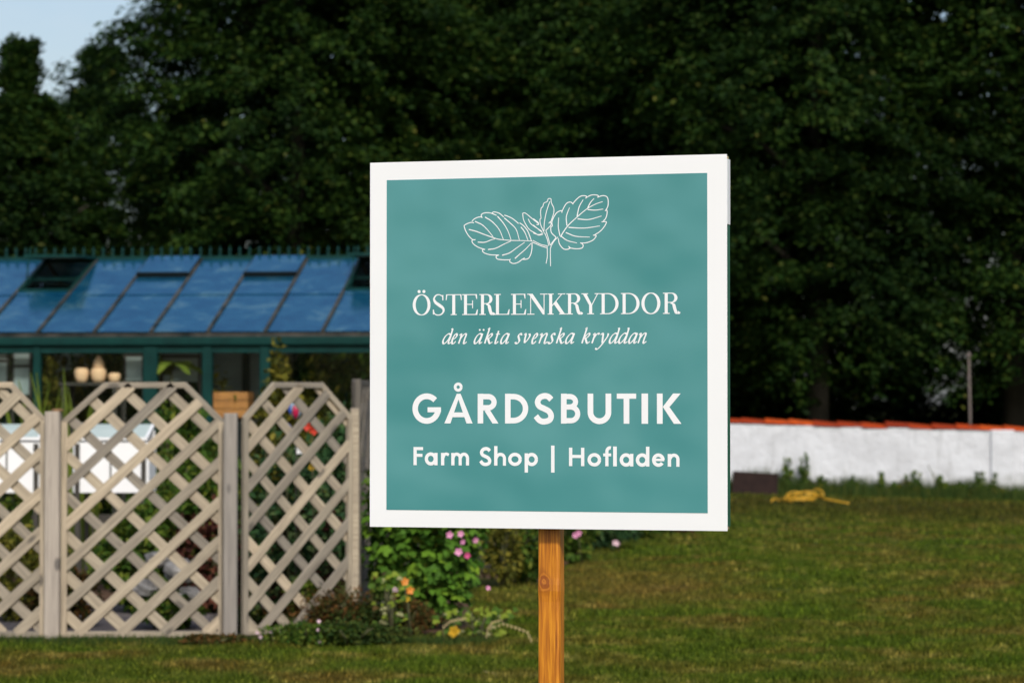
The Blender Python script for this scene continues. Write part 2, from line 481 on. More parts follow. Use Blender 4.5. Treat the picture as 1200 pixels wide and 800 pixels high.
xs = np.concatenate([[-1500,-400,-120,-50], np.arange(-24, 26, 1.0), [50,120,400,1500]])
ys = np.concatenate([[-600,-100,-20,0,8], np.arange(12, 72, 1.0), [90,130,250,600,2500]])
X, Y = np.meshgrid(xs, ys)
Z = gz(X, Y)
vs = np.stack([X, Y, Z], -1).reshape(-1, 3)
nx = len(xs)
fs = [(j*nx+i, j*nx+i+1, (j+1)*nx+i+1, (j+1)*nx+i) for j in range(len(ys)-1) for i in range(nx-1)]
b = MB(); b.add(vs, fs, True)
tag(b.build('ground', M['ground']), kind='structure')

def sheet(name, pts, z, mat):
    b = MB(); b.add([(x, y, z) for x, y in pts], [tuple(range(len(pts)))]); return tag(b.build(name, mat), kind='structure')
BED = [(-12, 19.50), (-3.1, 19.5), (-2.9, 19.36), (-2.1, 19.36), (-1.75, 19.45), (-.95, 19.7), (-.45, 20.2), (-.32, 20.6), (-.35, 25.0), (.25, 25.5), (.7, 31), (1.8, 36), (1.4, 42), (-12, 42)]
sheet('garden_bed', BED, .006, M['soil'])
sheet('gravel_path', [(-12, 20.15), (-1.25, 20.25), (-1.0, 23.6), (-12, 23.4)], .011, M['path'])

def in_bed(x, y):
    inside = np.zeros(x.shape, bool); n = len(BED)
    for i in range(n):
        x1, y1 = BED[i]; x2, y2 = BED[(i+1) % n]
        c = ((y1 > y) != (y2 > y)) & (x < (x2-x1)*(y-y1)/(y2-y1+1e-12)+x1)
        inside ^= c
    return inside

# lawn blades: one object, nobody could count them
nb = 620000
u = npr.random(nb)
D0, D1 = 14.5, 54.0
yy = 1/(1/D0 - u*(1/D0-1/D1))                 # density falls with the square of the distance
hw = yy*.215 + .4
xx = (npr.random(nb)*2-1)*hw + .0
keep = ~in_bed(xx, yy)
xx, yy = xx[keep], yy[keep]; n = len(xx)
zz = gz(xx, yy)
hgt = (.020 + .024*npr.random(n))*(1+.35*sstep(30, 50, yy))
tuft = (np.sin(xx*7.1+yy*3)+np.sin(yy*5.3-xx*4.1))*.25+1
hgt *= tuft
wdt = .0035 + .00012*yy*1.6
ang = npr.random(n)*2*PI
lean = npr.normal(size=(n, 2))*.5
bx, by = np.cos(ang)*wdt, np.sin(ang)*wdt
V = np.zeros((n, 3, 3))
V[:, 0] = np.stack([xx-bx, yy-by, zz-.005], 1); V[:, 1] = np.stack([xx+bx, yy+by, zz-.005], 1)
V[:, 2] = np.stack([xx+lean[:, 0]*hgt, yy+lean[:, 1]*hgt, zz+hgt], 1)
g = link('lawn_grass', poly_mesh('lawn_grass', V, M['grass'], 3))
tag(g, 'short patchy lawn grass, green with straw coloured patches, covering the foreground', 'grass', kind='stuff')

# ------------------------------------------------------------------ the sign
SGN = thing('farm_shop_sign', (0.0914, 7.80, 0), -0.276033, 'square white edged teal farm shop sign on an orange wooden post', 'sign')
SC = 1.80  # height of the board's centre
H = .5075
b = MB(); b.box(-H+.003, H-.003, .003, .040, SC-H+.003, SC+H-.003, .002); core = b.build('board_core', M['raw_wood'], SGN)
b = MB(); b.box(-H, H, 0, .0032, SC-H, SC+H, .0008); tag(b.build('front_sheet', M['white'], SGN), 'white front sheet of the board')
b = MB(); b.box(H-.0029, H-.0006, .0032, .0425, SC-H+.012, SC+H-.190)
tag(b.build('edge_strip', M['dark_green_board'], SGN), 'dark green side edge')
b = MB(); b.box(-H+.0006, -H+.0029, .0032, .0425, SC-H+.012, SC+H-.012); b.build('edge_strip', M['dark_green_board'], SGN)
b = MB(); b.box(H-.0029, H+.0006, .0034, .0425, SC+H-.188, SC+H-.012); tag(b.build('edge_wrap', M['white'], SGN), 'white corner wrap at the top of the right edge')
b = MB(); b.box(-H+.003, H-.003, .0402, .0440, SC-H+.003, SC+H-.003); tag(b.build('back_sheet', M['dark_green_board'], SGN), 'dark green back of the board')
b = MB(); b.box(-.4580, .4535, -.0008, .0001, SC-.4595, SC+.4580); tag(b.build('printed_panel', M['teal'], SGN), 'teal printed field inside the white border')
# post
b = MB()
zs = [-.05, .3, .6, .9, 1.05, 1.09, 1.105, 1.12, 1.137, 1.155, 1.17, 1.19, 1.25, 1.5, 1.9, 2.2]
px0, pw, pd, r = -.0025, .062, .054, .006
vs = []; fs = []
for z in zs:
    k = math.exp(-((z-1.125)/.022)**2)*.0022
    ring = [(-pw/2+r, 0), (pw/2-r*1.4, 0), (pw/2-r*.4, r*.4), (pw/2, r*1.6), (pw/2, pd-r), (pw/2-r, pd), (-pw/2+r, pd), (-pw/2, pd-r), (-pw/2, r), (-pw/2+r*.3, r*.3)]
    for x, y in ring: vs.append((px0+x*(1+k*12), .0445+y-(k if y < .02 else 0), z))
nr = 10
for i in range(len(zs)-1):
    for k in range(nr):
        a, c = i*nr+k, i*nr+(k+1) % nr; fs.append((a, c, c+nr, a+nr))
fs += [tuple(range(nr-1, -1, -1)), tuple(range((len(zs)-1)*nr, len(zs)*nr))]
b.add(vs, fs); b.build('post', M['pine'], SGN)

# ---- lettering: stroke glyphs, every stroke a thin printed ribbon
def cat(pts, n=7, closed=False):
    P = [np.array(p, float) for p in pts]
    if closed: P = [P[-1]] + P + [P[0], P[1]]
    else: P = [2*P[0]-P[1]] + P + [2*P[-1]-P[-2]]
    out = []
    for i in range(1, len(P)-2):
        for k in range(n):
            t = k/n
            out.append(.5*((2*P[i]) + (-P[i-1]+P[i+1])*t + (2*P[i-1]-5*P[i]+4*P[i+1]-P[i+2])*t*t + (-P[i-1]+3*P[i]-3*P[i+1]+P[i+2])*t**3))
    out.append(P[-2]); return [tuple(p) for p in out]
def arc(cx, cy, rx, ry, a0, a1, n=28):
    return [(cx+rx*math.cos(math.radians(a0+(a1-a0)*i/n)), cy+ry*math.sin(math.radians(a0+(a1-a0)*i/n))) for i in range(n+1)]

class Print:
    def __init__(s): s.mb = MB(); s.k = 0
    def z(s): s.k += 1; return -.0011 - .00002*(s.k % 24)
    def poly(s, pts):
        y = s.z(); s.mb.add([(x/1000, y, SC+v/1000) for x, v in pts], [tuple(range(len(pts)))])
    def stroke(s, pts, w, pen=None, taper=None):
        """w: width in mm, or (thin, thick, nib angle) for a pen whose width follows the direction"""
        P = [np.array(p, float) for p in pts]
        n = len(P); L = []; R = []
        for i in range(n):
            a = P[i]-P[i-1] if i else P[1]-P[0]
            c = P[i+1]-P[i] if i < n-1 else P[-1]-P[-2]
            a = a/(np.linalg.norm(a)+1e-9); c = c/(np.linalg.norm(c)+1e-9)
            d = a+c; d /= (np.linalg.norm(d)+1e-9)
            if isinstance(w, tuple):
                th = math.radians(w[2]); nib = np.array([math.cos(th), math.sin(th)])
                ww = w[0] + (w[1]-w[0])*abs(nib[0]*d[1]-nib[1]*d[0])**1.6
            else: ww = w
            if taper: ww *= taper[0] + (taper[1]-taper[0])*i/(n-1)
            nrm = np.array([-d[1], d[0]])
            ml = min(1.5, 1/max(.5, abs(a@d)))
            L.append(P[i]+nrm*ww/2*ml); R.append(P[i]-nrm*ww/2*ml)
        y = s.z()
        vs = [(p[0]/1000, y, SC+p[1]/1000) for p in L] + [(p[0]/1000, y, SC+p[1]/1000) for p in R]
        s.mb.add(vs, [(i, n+i, n+i+1, i+1) for i in range(n-1)])
    def rect(s, x0, x1, y0, y1): s.poly([(x0, y0), (x1, y0), (x1, y1), (x0, y1)])
    def disc(s, x, y, r): s.poly([(x+r*math.cos(t*PI/8), y+r*math.sin(t*PI/8)) for t in range(16)])

def sans(P, g, x, y, W, Hc, s, Xh):
    k = s/2
    st = lambda pts, w=s: P.stroke([(x+a, y+c) for a, c in pts], w)
    po = lambda *pts: P.poly([(x+a*W, y+c*Hc) for a, c in pts])
    rc = lambda a, b_, c, d: P.rect(x+a, x+b_, y+c, y+d)
    ov = .015*Hc
    if g == 'G':
        st(arc(.5*W, Hc/2, .5*W-k, Hc/2-k+ov, 43, 352)); rc(.53*W, W, .375*Hc, .545*Hc)
        rc(W-s*.98, W-.02*W, .33*Hc, .40*Hc)
    elif g == 'Aring':
        po((0,0), (.215,0), (.565,1), (.44,1)); po((.785,0), (1,0), (.575,1), (.43,1)); po((.2,.21), (.8,.21), (.74,.37), (.26,.37))
        P.stroke([(x+.49*W+a, y+1.225*Hc+c) for a, c in arc(0, 0, .106*Hc, .106*Hc, 0, 360)], .098*Hc)
    elif g in 'RB':
        rc(0, s, 0, Hc)
        if g == 'R':
            r_ = .285*Hc-k
            st([(s*.8, Hc-k), (.50*W, Hc-k)] + arc(.50*W, Hc-k-r_, .40*W-k+.02*W, r_, 90, -90)[1:] + [(s*.8, Hc-k-2*r_)], s*.94)
            po((.33,.42), (.58,.46), (1.0,0), (.71,0))
        else:
            r1, r2 = .235*Hc-k*.5, .27*Hc-k*.5
            r1 = (Hc*.455-s*.55)/2; r2 = (Hc*.545-s*.45)/2
            st([(s*.8, Hc-k), (.44*W, Hc-k)] + arc(.44*W, Hc-k-r1, .45*W-k, r1, 90, -90)[1:] + [(s*.8, Hc-k-2*r1)], s*.9)
            st([(s*.8, k), (.5*W, k)] + arc(.5*W, k+r2, .5*W-k, r2, -90, 90)[1:] + [(s*.8, k+2*r2)], s*.9)
    elif g == 'D':
        rc(0, s, 0, Hc); st([(s*.8, Hc-k), (.36*W, Hc-k)] + arc(.36*W, Hc/2, .64*W-k, Hc/2-k, 90, -90)[1:] + [(s*.8, k)], s*.96)
    elif g == 'S':
        pts = [(.86,.80), (.72,.895), (.53,.925), (.30,.87), (.18,.73), (.26,.585), (.50,.50), (.74,.41), (.85,.265), (.77,.12), (.50,.065), (.27,.11), (.09,.25)]
        st(cat([(a*W, c*Hc) for a, c in pts]))
    elif g == 'U':
        st([(k, Hc), (k, .38*Hc)] + arc(W/2, .38*Hc, W/2-k, .38*Hc-k+ov, 180, 360)[1:] + [(W-k, Hc)])
    elif g == 'T': rc(W/2-k, W/2+k, 0, Hc); rc(0, W, Hc-s*.88, Hc)
    elif g == 'I': rc(0, W, 0, Hc)
    elif g == 'K':
        rc(0, s, 0, Hc); po((.24,.56), (.66,1), (.97,1), (.46,.50)); po((.24,.56), (.46,.61), (1,0), (.69,0))
    elif g == 'F': rc(0, s, 0, Hc); rc(s*.7, W, Hc-s*.9, Hc); rc(s*.7, W*.94, .46*Hc, .46*Hc+s*.9)
    elif g == 'H': rc(0, s, 0, Hc); rc(W-s, W, 0, Hc); rc(s*.7, W-s*.7, .44*Hc, .44*Hc+s*.9)
    elif g == 'l': rc(0, W, 0, 1.07*Hc)
    elif g == 'bar': rc(0, W, -.36*Hc, 1.11*Hc)
    elif g == 'o': st(arc(W/2, Xh/2, W/2-k, Xh/2-k+ov, 0, 360))
    elif g in 'adp':
        if g == 'p': rc(0, s, -.37*Hc, Xh*.98); st(arc(W-(.47*W), Xh/2, .47*W-k, Xh/2-k+ov, 0, 360))
        else:
            rc(W-s, W, 0, Xh*.98 if g == 'a' else 1.07*Hc); st(arc(.47*W, Xh/2, .47*W-k, Xh/2-k+ov, 0, 360))
    elif g == 'r': rc(0, s, 0, Xh*.98); st(cat([(s*.6, .58*Xh), (.42*W, .83*Xh), (.66*W, .90*Xh), (.98*W, .82*Xh)]), s*.85)
    elif g in 'nh':
        rc(0, s, 0, Xh*.98 if g == 'n' else 1.07*Hc)
        st([(s*.6, .60*Xh)] + arc(.53*W, .56*Xh, .47*W-k, .44*Xh-k+ov, 150, 0) + [(W-k, 0)], s*.94)
    elif g == 'm':
        rc(0, s, 0, Xh*.98); w2 = (W-s)/2
        for q in (0, 1): st([(q*w2+s*.6, .60*Xh)] + arc(q*w2+s*.5+w2*.52, .56*Xh, w2*.48, .44*Xh-k+ov, 150, 0) + [((q+1)*w2+k, 0)], s*.94)
    elif g == 'f':
        st([(.44*W, 0), (.44*W, .80*Hc)] + arc(.44*W+.40*W, .80*Hc, .40*W, .235*Hc-k*.4, 180, 78)[1:], s*.96); rc(0, .95*W, Xh-s*.85, Xh)
    elif g == 'e':
        st(arc(W/2, Xh/2, W/2-k, Xh/2-k+ov, 2, 325)); rc(s*.6, W-k*.3, .42*Xh, .42*Xh+s*.72)

def serif(P, g, x, y, W, Hc):
    TK, TN = .150*Hc, .042*Hc
    V_ = (TN, TK, 0)
    k = TK/2; t2 = TN/2
    def st(pts, w=V_): P.stroke([(x+a, y+c) for a, c in pts], w)
    def rc(a, b_, c, d): P.rect(x+a, x+b_, y+c, y+d)
    def stem(cx, w=TK, top=True, bot=True, sw=.13):
        rc(cx-w/2, cx+w/2, 0, Hc)
        for yy in ([0] if bot else []) + ([Hc-TN] if top else []): rc(cx-w/2-sw*Hc*.62, cx+w/2+sw*Hc*.62, yy, yy+TN)
    def wedge(a, c, h, dr): P.poly([(x+a, y+c), (x+a, y+c+h), (x+a-dr*TN*.9, y+c+h), (x+a-dr*TN*2.6, y+c)])
    if g in ('O', 'Oum'):
        st(arc(W/2, Hc/2, W/2-k, Hc/2+.01*Hc-t2, 0, 360, 44))
        if g == 'Oum':
            P.disc(x+.36*W, y+1.145*Hc, .078*Hc); P.disc(x+.63*W, y+1.145*Hc, .078*Hc)
    elif g == 'S':
        pts = [(.84,.74), (.80,.90), (.55,.985), (.28,.95), (.12,.79), (.24,.62), (.52,.49), (.82,.35), (.90,.20), (.74,.05), (.46,.0), (.18,.06), (.06,.25)]
        pc = cat([(a*W, c*Hc) for a, c in pts])
        P_ = [np.array(p) for p in pc]; n = len(pc)
        # width swells along the spine
        for (i0, i1, w0, w1) in [(0, 26, TN*1.2, TN*1.6), (26, 58, 0, 0), (58, n-1, TN*1.4, TN*1.2)]:
            pass
        seg = [(a, TN*1.1+(TK*1.02-TN*1.1)*math.exp(-((i/(n-1)-.5)/.19)**2)) for i, a in enumerate(pc)]
        L = []; R = []
        for i in range(n):
            d = P_[min(i+1, n-1)]-P_[max(i-1, 0)]; d = d/(np.linalg.norm(d)+1e-9); nn = np.array([-d[1], d[0]])
            L.append(P_[i]+nn*seg[i][1]/2); R.append(P_[i]-nn*seg[i][1]/2)
        yz = P.z()
        P.mb.add([((x+p[0])/1000, yz, SC+(y+p[1])/1000) for p in L+R], [(i, n+i, n+i+1, i+1) for i in range(n-1)])
        rc(.86*W-TN, .86*W+TN*.3, .71*Hc, .97*Hc); rc(.05*W-TN*.3, .05*W+TN, .03*Hc, .27*Hc)
    elif g == 'T':
        stem(W/2, top=False); rc(0.02*W, .98*W, Hc-TN, Hc)
        P.poly([(x+.0*W, y+.72*Hc), (x+.0*W+TN, y+.72*Hc), (x+.10*W, y+Hc), (x+.02*W, y+Hc)]); P.poly([(x+W-TN, y+.72*Hc), (x+W, y+.72*Hc), (x+.98*W, y+Hc), (x+.90*W, y+Hc)])
    elif g in 'EL':
        cx = .20*W
        stem(cx, sw=.15)
        rc(cx, .95*W, 0, TN)
        P.poly([(x+.82*W, y), (x+.96*W, y), (x+W, y+.26*Hc), (x+W-TN, y+.26*Hc)])
        if g == 'E':
            rc(cx, .93*W, Hc-TN, Hc); rc(cx, .68*W, .49*Hc, .49*Hc+TN)
            P.poly([(x+.82*W, y+Hc), (x+.94*W, y+Hc), (x+.95*W, y+.77*Hc), (x+.95*W-TN, y+.77*Hc)])
            rc(.68*W-TN, .68*W, .32*Hc, .70*Hc)
    elif g == 'N':
        rc(.17*W-t2, .17*W+t2, 0, Hc); rc(0, .36*W, 0, TN); rc(0, .22*W, Hc-TN, Hc)
        rc(.84*W-t2, .84*W+t2, 0, Hc); rc(.64*W, W, Hc-TN, Hc)
        P.poly([(x+.06*W, y+Hc), (x+.27*W, y+Hc), (x+.86*W, y), (x+.78*W, y)])
        P.poly([(x+.27*W, y+Hc), (x+.86*W, y+.16*Hc), (x+.86*W, y), (x+.09*W, y+Hc)])
    elif g == 'K':
        stem(.22*W, sw=.12); rc(.60*W, .98*W, Hc-TN, Hc)
        P.stroke([(x+.28*W, y+.40*Hc), (x+.80*W, y+Hc-t2)], TN); P.poly([(x+.38*W, y+.50*Hc), (x+.50*W, y+.66*Hc), (x+.98*W, y), (x+.76*W, y)])
        rc(.66*W, 1.02*W, 0, TN)
    elif g == 'R':
        stem(.24*W, sw=.14)
        st([(.24*W, Hc-t2), (.52*W, Hc-t2)] + arc(.52*W, .76*Hc, .33*W-k*.6, .24*Hc-t2, 90, -90)[1:] + [(.24*W, .52*Hc+t2)])
        st(cat([(.50*W, .52*Hc), (.66*W, .44*Hc), (.74*W, .22*Hc), (.82*W, .05*Hc), (.93*W, .02*Hc), (.99*W, .10*Hc)]), (TN*1.2, TK*1.05, 0))
    elif g == 'Y':
        rc(.5*W-k, .5*W+k, 0, .45*Hc); rc(.5*W-k-.09*Hc, .5*W+k+.09*Hc, 0, TN)
        P.poly([(x+.06*W, y+Hc), (x+.26*W, y+Hc), (x+.5*W+k, y+.44*Hc), (x+.5*W-k, y+.44*Hc)])
        P.stroke([(x+.5*W+k*.7, y+.43*Hc), (x+.88*W, y+Hc-t2)], TN); rc(0, .36*W, Hc-TN, Hc); rc(.72*W, W, Hc-TN, Hc)
    elif g == 'D':
        stem(.20*W, sw=.13); st([(.2*W, Hc-t2), (.42*W, Hc-t2)] + arc(.42*W, Hc/2, .58*W-k, Hc/2-t2, 90, -90, 36)[1:] + [(.2*W, t2)])

def italic(P, g, x, y, W, Xh):
    sh = .24
    Wu = W - sh*Xh*.75
    nib = (.085*Xh, .225*Xh, 32)
    tr = lambda a, c: (x+a*Wu+sh*c*Xh, y+c*Xh)
    def st(*pts, w=nib, sm=True): P.stroke(cat([tr(a, c) for a, c in pts], 6) if sm else [tr(a, c) for a, c in pts], w)
    if g in ('a', 'adi', 'd'):
        st((.80,.90), (.50,.98), (.20,.72), (.06,.32), (.14,.04), (.34,.04), (.62,.38), (.80,.85))
        top = 1.0 if g != 'd' else 1.50
        st((.86,top), (.80,.6), (.72,.16), (.82,.02), (1.04,.16))
        if g == 'd': st((.70,1.44), (.88,1.52), w=.09*Xh)
        if g == 'adi':
            for q in (.40, .88): P.disc(*tr(q, 1.36), .095*Xh)
    elif g == 'e': st((.22,.42), (.62,.56), (.86,.80), (.68,.98), (.38,.86), (.12,.42), (.24,.04), (.56,.02), (.88,.24))
    elif g == 'n':
        st((-.04,.82), (.10,.95), (.18,.85), (.14,.4), (.08,0)); st((.12,.38), (.36,.78), (.62,.98), (.76,.86), (.70,.46), (.68,.10), (.80,.01), (1.02,.18))
    elif g == 'k':
        st((.12,1.42), (.28,1.50), (.26,1.1), (.16,.4), (.12,0)); st((.20,.44), (.46,.82), (.74,.98), (.82,.80), (.58,.56), (.24,.48)); st((.40,.52), (.58,.24), (.78,.02), (1.08,.16))
    elif g == 't': st((.46,1.26), (.38,.8), (.28,.24), (.36,.02), (.66,.06), (.88,.22)); st((.02,.92), (.92,.95), w=.09*Xh, sm=False)
    elif g == 's': st((.92,.80), (.78,.97), (.50,.94), (.36,.74), (.56,.50), (.74,.26), (.56,.04), (.24,.0), (.0,.14))
    elif g == 'v': st((.02,.84), (.18,.96), (.28,.84), (.28,.4), (.36,.04)); st((.36,.04), (.72,.36), (.94,.74), (.80,.98))
    elif g == 'r': st((-.02,.82), (.16,.95), (.26,.84), (.20,.4), (.12,0)); st((.20,.42), (.52,.84), (.84,.98), (1.0,.86))
    elif g == 'y': st((.06,.84), (.24,.97), (.36,.84), (.42,.4), (.48,.02)); st((.96,.98), (.94,.66), (.62,.10), (.30,-.36), (.02,-.58), (-.22,-.50))

L1 = [('Oum', -381.5, 51.7), ('S', -323.8, 35.7), ('T', -285.4, 46.2), ('E', -237.2, 44.8), ('R', -189.7, 43.6), ('L', -145.1, 43.7), ('E', -96.2, 42.2), ('N', -51.1, 57.1), ('K', 3.6, 54.4), ('R', 58.0, 46.3), ('Y', 102.7, 51.7), ('D', 153.1, 53.9), ('D', 211.8, 53.9), ('O', 270.9, 52.7), ('R', 328.4, 48.0)]
L2 = [('G', -382.1, 83.1), ('Aring', -289.1, 81.4), ('R', -193.0, 59.6), ('D', -114.6, 66.5), ('S', -31.8, 57.0), ('B', 44.7, 55.2), ('U', 119.9, 66.4), ('T', 201.8, 54.1), ('I', 270.9, 18.1), ('K', 313.7, 67.9)]
L3 = [('F', -378.8, 27.8), ('a', -346.0, 37.2), ('r', -298.9, 23.0), ('m', -269.3, 51.7), ('S', -188.1, 34.8), ('h', -145.7, 34.2), ('o', -105.6, 39.0), ('p', -58.6, 37.9), ('bar', 16.6, 9.7), ('H', 67.3, 43.3), ('o', 119.5, 38.4), ('f', 163.7, 23.4), ('l', 191.4, 10.3), ('a', 209.8, 38.1), ('d', 254.8, 37.8), ('e', 300.0, 35.3), ('n', 343.5, 32.8)]
L4 = [('d', -296.5, 30.2), ('e', -270.6, 19.3), ('n', -250.1, 28.6), ('adi', -205.2, 28.0), ('k', -175.7, 27.0), ('t', -147.1, 17.9), ('a', -129.2, 28.6), ('s', -86.0, 19.0), ('v', -65.7, 23.1), ('e', -40.4, 19.5), ('n', -19.5, 29.6), ('s', 7.7, 20.3), ('k', 29.4, 26.7), ('a', 55.6, 29.0), ('k', 101.4, 27.0), ('r', 130.2, 21.2), ('y', 149.8, 28.0), ('d', 178.9, 29.0), ('d', 205.0, 29.7), ('a', 233.2, 27.8), ('n', 259.4, 28.5)]
def letter(fn, *a):
    P = Print(); P.k = letter.k; letter.k += 5
    fn(P, *a); P.mb.build('letter', M['print_white'], SGN)
letter.k = 0
for i, (g, x, w) in enumerate(L1): letter(serif, g, x, 80.6-.17*i, w, 57.2)
for g, x, w in L4: letter(italic, g, x, 1.2-.0035*(x+300), w, 27.6)
for g, x, w in L2: letter(sans, g, x, -219.2, w, 81.8, 15.9, 0)
for g, x, w in L3: letter(sans, g, x, -335, w, 50.2, 9.4, 35.0)
LEAF = {"left":[[[-388,2802],[-436,2944],[-509,3110],[-619,3241],[-729,3320]],[[-758,3302],[-924,3435],[-1071,3508],[-1168,3541]],[[-1181,3487],[-1217,3518],[-1315,3595],[-1462,3634],[-1524,3599]],[[-1389,3538],[-1560,3605],[-1708,3615],[-1806,3586],[-1831,3534],[-1801,3475]],[[-1806,3510],[-1929,3494],[-2040,3444],[-2096,3386]],[[-2040,3345],[-2126,3356],[-2249,3318],[-2328,3270]],[[-2328,3270],[-2286,3141],[-2200,2998],[-2089,2890],[-1998,2871]],[[-1998,2881],[-2096,2854],[-2052,2759],[-1905,2662],[-1720,2600]],[[-1720,2607],[-1794,2590],[-1757,2518],[-1585,2457],[-1321,2441]],[[-1321,2445],[-1401,2407],[-1365,2335],[-1193,2309],[-1017,2307]],[[-993,2330],[-1010,2259],[-912,2204],[-778,2233],[-656,2313],[-583,2354]],[[-583,2354],[-632,2313],[-486,2334],[-412,2450],[-376,2614],[-376,2778]]],"leftv":[[[-2188,3163],[-1978,3107],[-1732,3013],[-1487,2927],[-1316,2876],[-973,2840],[-680,2831],[-364,2813]],[[-2008,3384],[-1806,3286],[-1659,3154],[-1487,2950]],[[-1720,3497],[-1511,3363],[-1315,3147],[-1193,2874]],[[-1364,3514],[-1205,3334],[-1071,3120],[-973,2859]],[[-1168,3463],[-997,3318],[-826,3139],[-734,2843]],[[-692,3207],[-583,3064],[-490,2839]],[[-1929,2809],[-1732,2801],[-1561,2857],[-1438,2890]],[[-1634,2599],[-1414,2631],[-1169,2744],[-973,2824]],[[-1230,2435],[-1022,2495],[-827,2621],[-583,2782]],[[-863,2340],[-729,2455],[-558,2594],[-400,2755]]],"stem":[[[-351,2830],[-121,2716],[71,2674]],[[-364,2783],[-133,2681],[40,2625]],[[365,2913],[252,2803],[161,2644],[146,2512],[152,2116]],[[313,2905],[207,2775],[140,2688]],[[55,2675],[61,2396],[25,2192]],[[-20,3042],[56,2865],[101,2674]],[[19,3100],[86,2894],[140,2688]]],"bud":[[[-35,3057],[-126,3250],[-150,3397],[-120,3440],[-132,3602],[-111,3719],[-71,3747],[-35,3849],[56,3891],[87,3964],[162,3962],[172,3874],[208,3786],[244,3712],[244,3580],[192,3420],[147,3303]],[[-35,3087],[-20,3336],[41,3628],[132,3890]],[[19,3100],[162,3244],[147,3332],[101,3289]],[[-643,3582],[-607,3382],[-461,3144],[-290,3035],[-193,2975],[-72,2985]],[[-643,3582],[-558,3581],[-363,3424],[-193,3292]],[[-485,3426],[-388,3272],[-96,3079]],[[-339,3430],[-202,3324],[-187,3265],[-248,3266]],[[-339,3253],[-81,3043]],[[-339,3033],[-187,2987],[-50,3028]]],"right":[[[374,2874],[404,2728],[509,2594],[615,2569],[706,2606],[661,2656]],[[676,2615],[872,2582],[1037,2600],[1077,2673],[1023,2738]],[[992,2738],[1173,2744],[1354,2814],[1444,2929],[1354,2945]],[[1384,2945],[1549,3044],[1669,3173],[1729,3303],[1594,3306]],[[1639,3319],[1714,3405],[1750,3536],[1745,3618],[1691,3610]],[[1715,3618],[1775,3740],[1781,3885],[1745,3988],[1625,4020],[1475,3979]],[[1520,3993],[1475,4037],[1325,4046],[1204,3999],[1144,3957]],[[1168,3971],[1159,4021],[1024,4024],[903,3947],[782,3818]],[[797,3803],[722,3863],[616,3836],[541,3735],[474,3605]],[[474,3575],[465,3634],[344,3592],[253,3477],[192,3332],[207,3214]],[[207,3214],[162,3186],[177,3039],[313,2905]]],"rightv":[[[434,2917],[525,3062],[661,3235],[903,3450],[1174,3664],[1415,3791],[1625,3859]],[[419,2947],[374,3182],[383,3445]],[[616,3221],[601,3470],[692,3717]],[[903,3465],[963,3727],[1078,3923]],[[1204,3693],[1279,3837],[1385,3952]],[[1204,3649],[1415,3630],[1640,3655]],[[918,3400],[1234,3377],[1594,3466]],[[661,3171],[1113,3145],[1549,3196]],[[585,3032],[872,2924],[1263,2897]],[[455,2932],[631,2812],[902,2740]]]}
P = Print()
for key, lines in LEAF.items():
    for l in lines:
        w = 2.5 if key in ('left', 'right') else (2.2 if key in ('stem', 'bud') else 2.4)
        pts = cat([(a/10, c/10) for a, c in l], 5) if len(l) > 2 else [(a/10, c/10) for a, c in l]
        P.stroke(pts, w, taper=(1.25, .75) if key.endswith('v') else None)
tag(P.mb.build('leaf_drawing', M['print_white'], SGN), 'white line drawing of a leafy herb sprig')

# ------------------------------------------------------------------ trellis fence
def clip(poly, p, d):
    """interval of p+t*d inside a convex counter-clockwise polygon"""
    t0, t1 = -1e9, 1e9
    for i in range(len(poly)):
        a, c = poly[i], poly[(i+1) % len(poly)]
        n_ = (-(c[1]-a[1]), c[0]-a[0])
        num = n_[0]*(p[0]-a[0])+n_[1]*(p[1]-a[1]); den = n_[0]*d[0]+n_[1]*d[1]
        if abs(den) < 1e-9:
            if num < 0: return None
            continue
        t = -num/den
        if den > 0: t0 = max(t0, t)
        else: t1 = min(t1, t)
    return (t0, t1) if t1-t0 > .05 else None

def board(name, a, c, w, y0, y1, mat, parent, ext=0.0, jit=0):
    """a flat board in the panel's plane from a to c (x, z), its own object with its grain along X"""
    a, c = Vector(a), Vector(c); d = (c-a); L = d.length + ext*2
    ang = math.atan2(d.y, d.x); m_ = (a+c)/2
    b = MB(); b.box(-L/2, L/2, y0, y1, -w/2, w/2, .003)
    return b.build(name, mat, parent, (m_.x, 0, m_.y), (0, -ang + jit, 0))

